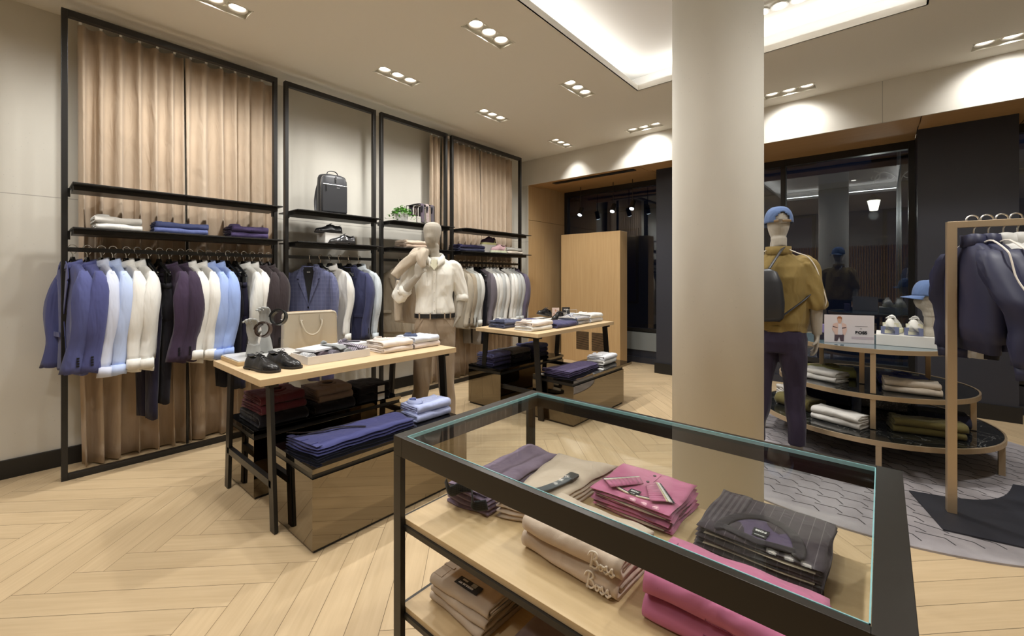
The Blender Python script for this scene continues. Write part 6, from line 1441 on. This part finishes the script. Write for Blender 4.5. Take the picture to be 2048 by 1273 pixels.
def head_shape(mb, c, s=1.0, yaw=0., tilt=0.):
    """smooth featureless display head with brow, nose bridge, chin and neck, facing -y"""
    prof = [(-.135, .052, .056, .018), (-.10, .052, .058, .016), (-.075, .055, .064, .008), (-.058, .050, .070, -.010), (-.035, .058, .082, -.010), (-.005, .068, .092, -.004), (.03, .075, .098, .002), (.065, .079, .102, .006), (.095, .076, .098, .008), (.12, .062, .082, .010), (.135, .040, .055, .012), (.142, .012, .018, .012)]
    R = []
    M = Matrix.Translation(c) @ Matrix.Rotation(yaw, 4, 'Z') @ Matrix.Rotation(tilt, 4, 'X')
    for z, a, b_, y in prof:
        row = []
        for k in range(28):
            q = 2 * pi * k / 28; X = a * cos(q); Yv = y + b_ * sin(q)
            if sin(q) < 0:
                f = max(0, -sin(q)) ** 6
                Yv -= f * (.010 * math.exp(-((z + .005) / .022) ** 2) + .004 * math.exp(-((z + .055) / .015) ** 2) - .004 * math.exp(-((z - .022) / .012) ** 2) + .003 * math.exp(-((z - .045) / .018) ** 2))
            row.append(M @ Vector((X * s, Yv * s, z * s)))
        R.append(row)
    mb.rings(R)
t = thing('head_stand', 'pale display head on a tapered neck wearing a blue cap, tiered table', 'display head', (.275, 4.70, ZTT + .0855), radians(-75))
b = MB(); head_shape(b, (0, 0, .275), .88); b.lathe([(.065, 0), (.058, .03), (.038, .075), (.038, .19)], 24, (0, .01, 0)); b.build('head', M_LINEN, t, remesh=.004)
cap('blue cap on the pale display head, brim to the left, behind the bronze rack', (.275, 4.70, ZTT + .0855 + .302), radians(-75), M_CAPB, True, .092)
for k, (x, y, c, lb) in enumerate(((-.43, 4.80, (.20, .16, .33), 'small violet box behind the counter sign on the tiered table'), (-.40, 4.66, (.02, .015, .03), 'small dark bottle beside the counter sign, left'))):
    tag(MB().rbox(x - .035, x + .035, y - .03, y + .03, ZTT, ZTT + (.12 if k == 0 else .06), .008).build('gift_box' if k == 0 else 'bottle', simple('prop_%d' % k, c, .4)), lb, 'box' if k == 0 else 'bottle')

# ================================================================== MANNEQUINS
def clothe(parts_, mat, parent, name, vox=.009, **k):
    b = MB()
    for p in parts_: p(b)
    return b.build(name, mat, parent, remesh=vox)
def fold_w(amp, f, seed): return lambda u, q: amp * sin(f * q + seed + u * 9) + amp * .6 * sin((f + 3) * q - u * 17 + seed * 2)
def limb(b, pts, rad, n=18, w=None, up=(0, 1, 0)): b.tube(bezier(pts, 5), interp(rad, len(pts), 5), n, up=up, wob=w)
def interp(r, m, n):
    out = []
    for i in range(m - 1):
        for k in range(n):
            a, c = r[i], r[i + 1]; a = a if isinstance(a, tuple) else (a, a); c = c if isinstance(c, tuple) else (c, c); t = k / n
            out.append((a[0] * (1 - t) + c[0] * t, a[1] * (1 - t) + c[1] * t))
    l = r[-1]; out.append(l if isinstance(l, tuple) else (l, l)); return out
def ringsz(b, prof, n=32, w=0, seed=0., sq=.8, twist=None):
    R = []
    for i, (z, x, y, a, d) in enumerate(prof): 
        R.append([(x + a * abs(cos(q)) ** sq * (1 if cos(q) > 0 else -1) * (1 + w * sin(5 * q + seed + z * 13)), y + d * abs(sin(q)) ** .9 * (1 if sin(q) > 0 else -1) * (1 + w * 1.6 * sin(7 * q + seed * 2 + z * 19)), z) for q in [2 * pi * k / n for k in range(n)]])
    b.rings(R)
# ---- the white-shirted mannequin by the second and third racks (faces -y in its own frame)
def mannequin_shirt():
    t = thing('mannequin', 'linen-headed mannequin in a white shirt, belt and tan trousers, one arm raised', 'mannequin', (-3.085, 2.505, 0), radians(48))
    Sx = .180; sh = 1.480
    Lsh = (-Sx, .01, sh); Lel = (-.315, -.03, 1.215); Lwr = (-.135, -.175, 1.405)          # raised arm (viewer's left)
    Rsh = (Sx, .01, sh); Rel = (.245, .035, 1.235); Rwr = (.212, -.028, 1.03)
    hips = [(-.085, 0, .98), (.085, 0, .98)]; kn = [(-.115, -.01, .52), (.10, .0, .52)]; an = [(-.14, .02, .09), (.115, .03, .09)]
    b = MB(); head_shape(b, (-.022, -.02, 1.755), .98, radians(-22), radians(2))
    limb(b, [(0, .015, 1.50), (-.008, .01, 1.57), (-.018, 0, 1.66)], [(.060, .055), (.055, .055), (.052, .054)])
    ringsz(b, [(.93, 0, 0, .13, .085), (1.0, 0, 0, .15, .095), (1.12, 0, 0, .135, .085), (1.28, 0, 0, .155, .095), (1.42, 0, .01, .17, .10), (1.50, 0, .015, .16, .07), (1.56, 0, .01, .08, .05)])
    for S, E, W in ((Lsh, Lel, Lwr), (Rsh, Rel, Rwr)): limb(b, [S, [(S[i] + E[i]) / 2 for i in range(3)], E, [(E[i] + W[i]) / 2 for i in range(3)], W], [.050, .045, .038, .036, .026])
    for h_, k_, a_ in zip(hips, kn, an):
        limb(b, [h_, [(h_[i] + k_[i]) / 2 for i in range(3)], k_, [(k_[i] + a_[i]) / 2 for i in range(3)], a_], [.085, .072, .052, .05, .035])
        b.tube([(a_[0], a_[1] + .02, .06), (a_[0], a_[1] - .06, .05), (a_[0], a_[1] - .16, .035)], [(.036, .05), (.040, .040), (.034, .024)], 12, up=(0, 0, 1))
    hand_mesh(b, Lwr, (.10, -.02, 1), (.25, .85, .15), .98, .75, -1, .05, .5)
    hand_mesh(b, Rwr, (-.50, -.02, -1), (-1, .1, .3), .90, .15, 1, .02, .1)
    b.build('body', M_LINEN, t, remesh=.0055)
    sm = fabric((.84, .82, .75), .85, .2, key='mannequin_shirt_white')
    b = MB(); ringsz(b, [(1.045, 0, 0, .160, .108), (1.075, 0, 0, .178, .120), (1.12, .003, -.004, .172, .116), (1.22, 0, 0, .162, .110), (1.32, 0, 0, .178, .116), (1.42, 0, .005, .192, .116), (1.48, 0, .01, .190, .098), (1.515, 0, .012, .168, .080), (1.545, 0, .012, .115, .066), (1.575, 0, .01, .074, .058)], 40, .045, 1.0)
    mid = [(Lsh[i] + Lel[i]) / 2 for i in range(3)]
    limb(b, [(-.13, .01, 1.495), Lsh, mid, Lel, [Lel[0] * .72 + Lwr[0] * .28, Lel[1] * .72 + Lwr[1] * .28, Lel[2] * .72 + Lwr[2] * .28]], [.050, .064, .064, .064, .058], 20, fold_w(.09, 4, 1))
    mid = [(Rsh[i] + Rel[i]) / 2 for i in range(3)]
    limb(b, [(.13, .01, 1.495), Rsh, mid, Rel, (.246, .025, 1.20)], [.050, .063, .062, .058, .055], 20, fold_w(.09, 4, 3))
    shb = b.build('shirt', sm, t, remesh=.0065)
    cuf = MB(); e = Vector(Lel); w_ = Vector(Lwr); d = (w_ - e)
    cuf.tube([e + d * .22, e + d * .40], [(.062, .062), (.058, .058)], 18, wob=fold_w(.06, 5, 2)); cuf.build('cuff', sm, shb, smooth=True)
    MB().tube([(.247, .03, 1.225), (.244, .018, 1.172)], [(.058, .058), (.056, .056)], 18, wob=fold_w(.04, 5, 2)).build('cuff', sm, shb, smooth=True)
    # collar, open at the neck
    def fn(u, v):
        q = -pi / 2 + .38 + (2 * pi - .76) * u; k = v * 2 if v < .5 else 2 - 2 * v; rr = .066 + (.012 + .012 * (1 - k) if v > .5 else 0); dr = .05 * abs(2 * u - 1) ** 3
        return (rr * cos(q) * 1.08, rr * sin(q) * 1.0 - .01 - dr * .7, 1.560 + .055 * k - dr * (1.1 if v < .5 else 1.3) - (.0 if v < .5 else .012 * (1 - k)))
    MB().sheet(fn, 30, 6).build('collar', sm, shb, smooth=True, solid=.003)
    MB().add([(-.040, -.108, 1.505), (.040, -.108, 1.505), (.028, -.09, 1.55), (-.028, -.09, 1.55), (0, -.123, 1.455)], [(0, 4, 1, 2, 3)]).build('undershirt', fabric((.68, .66, .50)), t, solid=.004)
    MB().tube(bezier([(0, -.128, 1.45), (.002, -.124, 1.36), (.003, -.119, 1.25), (.003, -.124, 1.13), (.003, -.124, 1.07)], 5), [(.014, .004)] * 21, 6, up=(0, -1, 0)).build('placket', sm, shb)
    bt = MB()
    for z, y in ((1.42, -.131), (1.34, -.127), (1.26, -.123), (1.18, -.126), (1.10, -.130)): bt.add(*(lambda m: ([tuple(v) for v in m.v], m.f))(MB().lathe([(.0001, -.002), (.006, -.002), (.006, .003), (.0001, .003)], 10).xf(Matrix.Translation((.003, y, z)) @ Matrix.Rotation(pi / 2, 4, 'X'))))
    bt.build('button', M_BTNW, shb)
    # trousers
    tm = fabric((.335, .26, .185), .9, .35, key='mannequin_tan_trousers')
    b = MB(); ringsz(b, [(1.055, 0, 0, .166, .112), (1.03, 0, 0, .168, .114), (.96, 0, 0, .184, .122), (.90, 0, .0, .186, .122), (.84, 0, .0, .175, .11)], 40, .008, 2.0)
    for h_, k_, a_ in zip(hips, kn, an):
        P = [(h_[0] * 1.0, 0, .95), (h_[0] * 1.08, 0, .80), (k_[0], k_[1], k_[2] + .08), (k_[0], k_[1], k_[2] - .1), (a_[0], a_[1], .26), (a_[0], a_[1] + .0, .075)]
        limb(b, P, [(.098, .112), (.094, .105), (.078, .085), (.072, .078), (.070, .078), (.070, .080)], 24, fold_w(.035, 3, h_[0] * 20))
    tr = b.build('trousers', tm, t, remesh=.007)
    MB().tube([(.0, -.124, 1.03), (.002, -.130, .93), (.0, -.118, .85)], .002, 5).build('fly_seam', tm, tr)
    for s in (-1, 1): MB().tube([(s * .095, -.108, 1.03), (s * .15, -.095, .95), (s * .176, -.06, .90)], .0025, 5).build('pocket_seam', tm, tr)
    bl = MB(); bl.rings([[(.183 * cos(q), .129 * sin(q), z) for q in [2 * pi * k / 40 for k in range(40)]] for z in (1.030, 1.068)]); belt = bl.build('belt', M_LEATH, t, smooth=False)
    MB().tube([(-.022, -.132, 1.031), (.022, -.132, 1.031), (.022, -.132, 1.067), (-.022, -.132, 1.067)], .0028, 6, closed=True, cap=False).build('buckle', M_LEATH, belt)
    for q in (-2.35, -1.75, -1.05, -.7): MB().box(.185 * cos(q) - .006, .185 * cos(q) + .006, .134 * sin(q) - .003, .134 * sin(q) + .004, 1.022, 1.076).build('belt_loop', tm, tr)
    # glass foot plate
    MB().lathe([(.19, 0), (.19, .008)], 48, (-.01, .0, 0)).build('foot_plate', M_GLASS, t)
    for s, a_ in zip((-1, 1), an):
        MB().tube([(a_[0], a_[1] + .07, .045), (a_[0], a_[1] + .0, .05), (a_[0], a_[1] - .11, .035), (a_[0], a_[1] - .20, .026)], [(.034, .032), (.044, .042), (.046, .028), (.026, .016)], 14, up=(0, 0, 1)).build('shoe', M_LEATH, t, smooth=True)
    # jacket carried over the shoulder
    jm = fabric((.50, .43, .34), .9, .35, key='carried_sand_jacket')
    j = thing('carried_jacket', 'sand-coloured jacket slung over the mannequin shoulder, held in its raised hand', 'jacket', (-3.085, 2.505, 0), radians(48))
    b = MB()
    limb(b, [(-.055, .03, 1.615), (-.085, -.06, 1.615), (-.10, -.13, 1.585), (-.105, -.165, 1.535), (-.09, -.175, 1.475)], [(.035, .030), (.050, .042), (.052, .046), (.044, .040), (.026, .024)], 18, fold_w(.10, 4, 1))
    limb(b, [(-.07, .05, 1.62), (-.16, .00, 1.605), (-.21, -.01, 1.56)], [.045, .055, .040], 18, fold_w(.1, 4, 4))
    limb(b, [(-.10, -.10, 1.590), (-.18, -.095, 1.560), (-.26, -.09, 1.500), (-.315, -.09, 1.440), (-.345, -.09, 1.400)], [(.050, .055), (.052, .052), (.046, .048), (.042, .044), (.044, .046)], 18, fold_w(.07, 4, 2))
    limb(b, [(-.09, .06, 1.61), (-.17, .13, 1.50), (-.21, .17, 1.30), (-.23, .18, 1.10), (-.24, .18, .96)], [(.06, .05), (.11, .06), (.13, .05), (.14, .045), (.14, .03)], 22, fold_w(.08, 5, 7))
    b.build('cloth', jm, j, remesh=.007)
    limb_ = MB(); limb(limb_, [(-.31, .10, 1.36), (-.335, .10, 1.22), (-.335, .09, 1.08), (-.33, .08, .99)], [(.045, .03), (.042, .03), (.040, .028), (.034, .024)], 14, fold_w(.08, 4, 5)); limb_.build('sleeve', jm, j, smooth=True)
mannequin_shirt()
# ---- the capped mannequin seen from behind
def mannequin_cap():
    L0 = (-.60, 3.80, .0135)
    t = thing('mannequin', 'mannequin seen from behind in an olive jacket, navy trousers and blue cap', 'mannequin', L0, radians(186))
    Sx = .175; sh = 1.465
    # own frame faces -y (away from the viewer); its right arm is at -x and shows on the viewer's right
    Rsh = (-Sx, .01, sh); Rel = (-.232, .03, 1.20); Rwr = (-.240, -.02, .965)
    Lsh = (Sx, .01, sh); Lel = (.25, .03, 1.20); Lwr = (.24, -.10, .98)
    hips = [(-.088, 0, .96), (.088, 0, .96)]; kn = [(-.105, -.03, .50), (.11, .02, .50)]; an = [(-.115, .0, .09), (.14, .05, .09)]
    b = MB(); head_shape(b, (0.0, -.01, 1.745), .98, radians(12), radians(4)); limb(b, [(0, .015, 1.48), (0, .012, 1.57), (0, .0, 1.65)], [(.062, .058), (.056, .056), (.054, .056)])
    ringsz(b, [(.93, 0, 0, .13, .085), (1.0, 0, 0, .15, .095), (1.12, 0, 0, .135, .085), (1.28, 0, 0, .155, .095), (1.42, 0, .01, .17, .10), (1.50, 0, .015, .16, .07), (1.56, 0, .01, .08, .05)])
    for S, E, W in ((Lsh, Lel, Lwr), (Rsh, Rel, Rwr)): limb(b, [S, [(S[i] + E[i]) / 2 for i in range(3)], E, [(E[i] + W[i]) / 2 for i in range(3)], W], [.050, .046, .040, .038, .030])
    for h_, k_, a_ in zip(hips, kn, an):
        limb(b, [h_, [(h_[i] + k_[i]) / 2 for i in range(3)], k_, [(k_[i] + a_[i]) / 2 for i in range(3)], a_], [.085, .072, .052, .05, .040])
        b.tube([(a_[0], a_[1] + .05, .045), (a_[0], a_[1] - .02, .05), (a_[0], a_[1] - .12, .04), (a_[0], a_[1] - .20, .026)], [(.032, .035), (.038, .042), (.044, .030), (.034, .016)], 14, up=(0, 0, 1))
    hand_mesh(b, Rwr, (.05, -.12, -1), (1, .15, 0), 1.02, .30, -1, .06, .25); hand_mesh(b, Lwr, (-.05, -.25, -1), (-1, .15, 0), 1.02, .35, 1, .06, .25)
    b.build('body', M_LINEN, t, remesh=.0055)
    jm = fabric((.235, .165, .055), .75, .3, key='olive_jacket_cloth')
    b = MB(); ringsz(b, [(.985, 0, 0, .178, .125), (1.02, 0, 0, .185, .130), (1.045, 0, .004, .192, .136), (1.12, 0, .006, .194, .136), (1.26, 0, .01, .196, .134), (1.38, 0, .015, .200, .134), (1.46, 0, .018, .192, .112), (1.505, 0, .018, .160, .088), (1.540, 0, .016, .108, .072), (1.565, 0, .014, .078, .064)], 40, .04, 3.0)
    for sg, S, E, W in ((-1, Rsh, Rel, Rwr), (1, Lsh, Lel, Lwr)):
        mid = [(S[i] + E[i]) / 2 for i in range(3)]; end = [E[i] * .85 + W[i] * .15 for i in range(3)]
        limb(b, [(sg * .12, .015, 1.47), S, mid, E, end], [.060, .072, .074, .070, .060], 20, fold_w(.10, 4, 1 + sg))
    jk = b.build('jacket', jm, t, remesh=.0065)
    MB().rings([[(.080 * cos(q) * k, .016 + .068 * sin(q) * k, z) for q in [2 * pi * i / 30 for i in range(30)]] for z, k in ((1.548, 1.12), (1.58, 1.04), (1.612, 1.02))], cap=False).build('collar', jm, jk, smooth=True, solid=.006)
    MB().rings([[(.183 * cos(q), .130 * sin(q), z) for q in [2 * pi * i / 40 for i in range(40)]] for z in (.975, 1.02)]).build('hem_rib', jm, jk)
    for sg in (-1, 1):
        S, E = (Rsh, Rel) if sg < 0 else (Lsh, Lel)
        pp = bezier([(sg * .075, .055, 1.585), (sg * .12, .075, 1.560), (sg * .185, .062, 1.528), (S[0] + sg * .058, .060, 1.45), ((S[0] + E[0]) / 2 + sg * .062, .062, 1.33), (E[0] + sg * .060, .062, 1.22), (E[0] + sg * .052, .052, 1.17)], 6)
        MB().tube(pp, .004, 6).build('piping', M_PIPING, jk)
        end = Vector(E) * .85 + Vector(Rwr if sg < 0 else Lwr) * .15
    tm = fabric((.030, .022, .042), .8, .3, key='dark_aubergine_trousers')
    b = MB(); ringsz(b, [(1.03, 0, 0, .160, .112), (.96, 0, .005, .178, .128), (.90, 0, .008, .182, .132), (.82, 0, .006, .172, .118)], 40, .01, 4.0)
    for h_, k_, a_ in zip(hips, kn, an):
        P = [(h_[0], .005, .93), (h_[0] * 1.05, .004, .78), (k_[0], k_[1], k_[2] + .08), (k_[0], k_[1], k_[2] - .1), (a_[0], a_[1], .28), (a_[0], a_[1], .135)]
        limb(b, P, [(.094, .118), (.090, .108), (.072, .082), (.066, .074), (.060, .068), (.056, .064)], 24, fold_w(.04, 3, h_[0] * 30))
    b.build('trousers', tm, t, remesh=.007)
    MB().tube([(Rwr[0], Rwr[1], Rwr[2] + .006), (Rwr[0], Rwr[1], Rwr[2] + .0)], [(.031, .031)] * 2, 16).build('wrist_joint', simple('joint_line', (.25, .22, .17), .8), t)
    MB().box(-.20, .22, -.16, .20, -.0135 + .0135, .006).build('foot_plate', M_GLASS, t)
    for a_ in an: MB().tube([(a_[0], a_[1] + .055, .02), (a_[0], a_[1] - .06, .02), (a_[0], a_[1] - .20, .018), (a_[0], a_[1] - .235, .016)], [(.036, .012), (.046, .012), (.048, .012), (.030, .010)], 14, up=(0, 0, 1)).build('shoe_sole', M_WS, t, smooth=True)
    Rz = Matrix.Rotation(radians(186), 4, 'Z'); W_ = lambda p: Vector(L0) + Rz @ Vector(p)
    cap('blue cap with a tan back strap worn by the mannequin in the olive jacket', W_((.0, -.006, 1.745 + .034)), radians(205), M_CAPB, True, .102)
    bp = thing('sling_backpack', 'black leather backpack worn by the mannequin in the olive jacket', 'backpack', L0, radians(186)); m = simple('backpack_leather', (.022, .023, .027), .42)
    R = []
    for z, w, d in ((1.06, .10, .035), (1.09, .13, .05), (1.20, .135, .058), (1.34, .12, .05), (1.42, .09, .038), (1.44, .05, .02)): R.append([(x + .085, y + .20, z) for x, y, z in ring(0, 0, z, w, d, 28, .02, 1, .55)])
    MB().rings(R).build('bag', m, bp, smooth=True)
    MB().tube(bezier([(.05, .18, 1.44), (-.0, .135, 1.535), (-.03, .09, 1.592), (-.045, .02, 1.60), (-.05, -.06, 1.57), (-.045, -.13, 1.50)], 6), [(.016, .005)] * 31, 8, up=(0, 0, 1)).build('shoulder_strap', m, bp, smooth=True)
    MB().tube(bezier([(-.02, .20, 1.09), (-.10, .165, 1.16), (-.165, .12, 1.22), (-.20, .07, 1.26)], 6), [(.014, .005)] * 19, 8, up=(0, 0, 1)).build('side_strap', m, bp, smooth=True)
mannequin_cap()
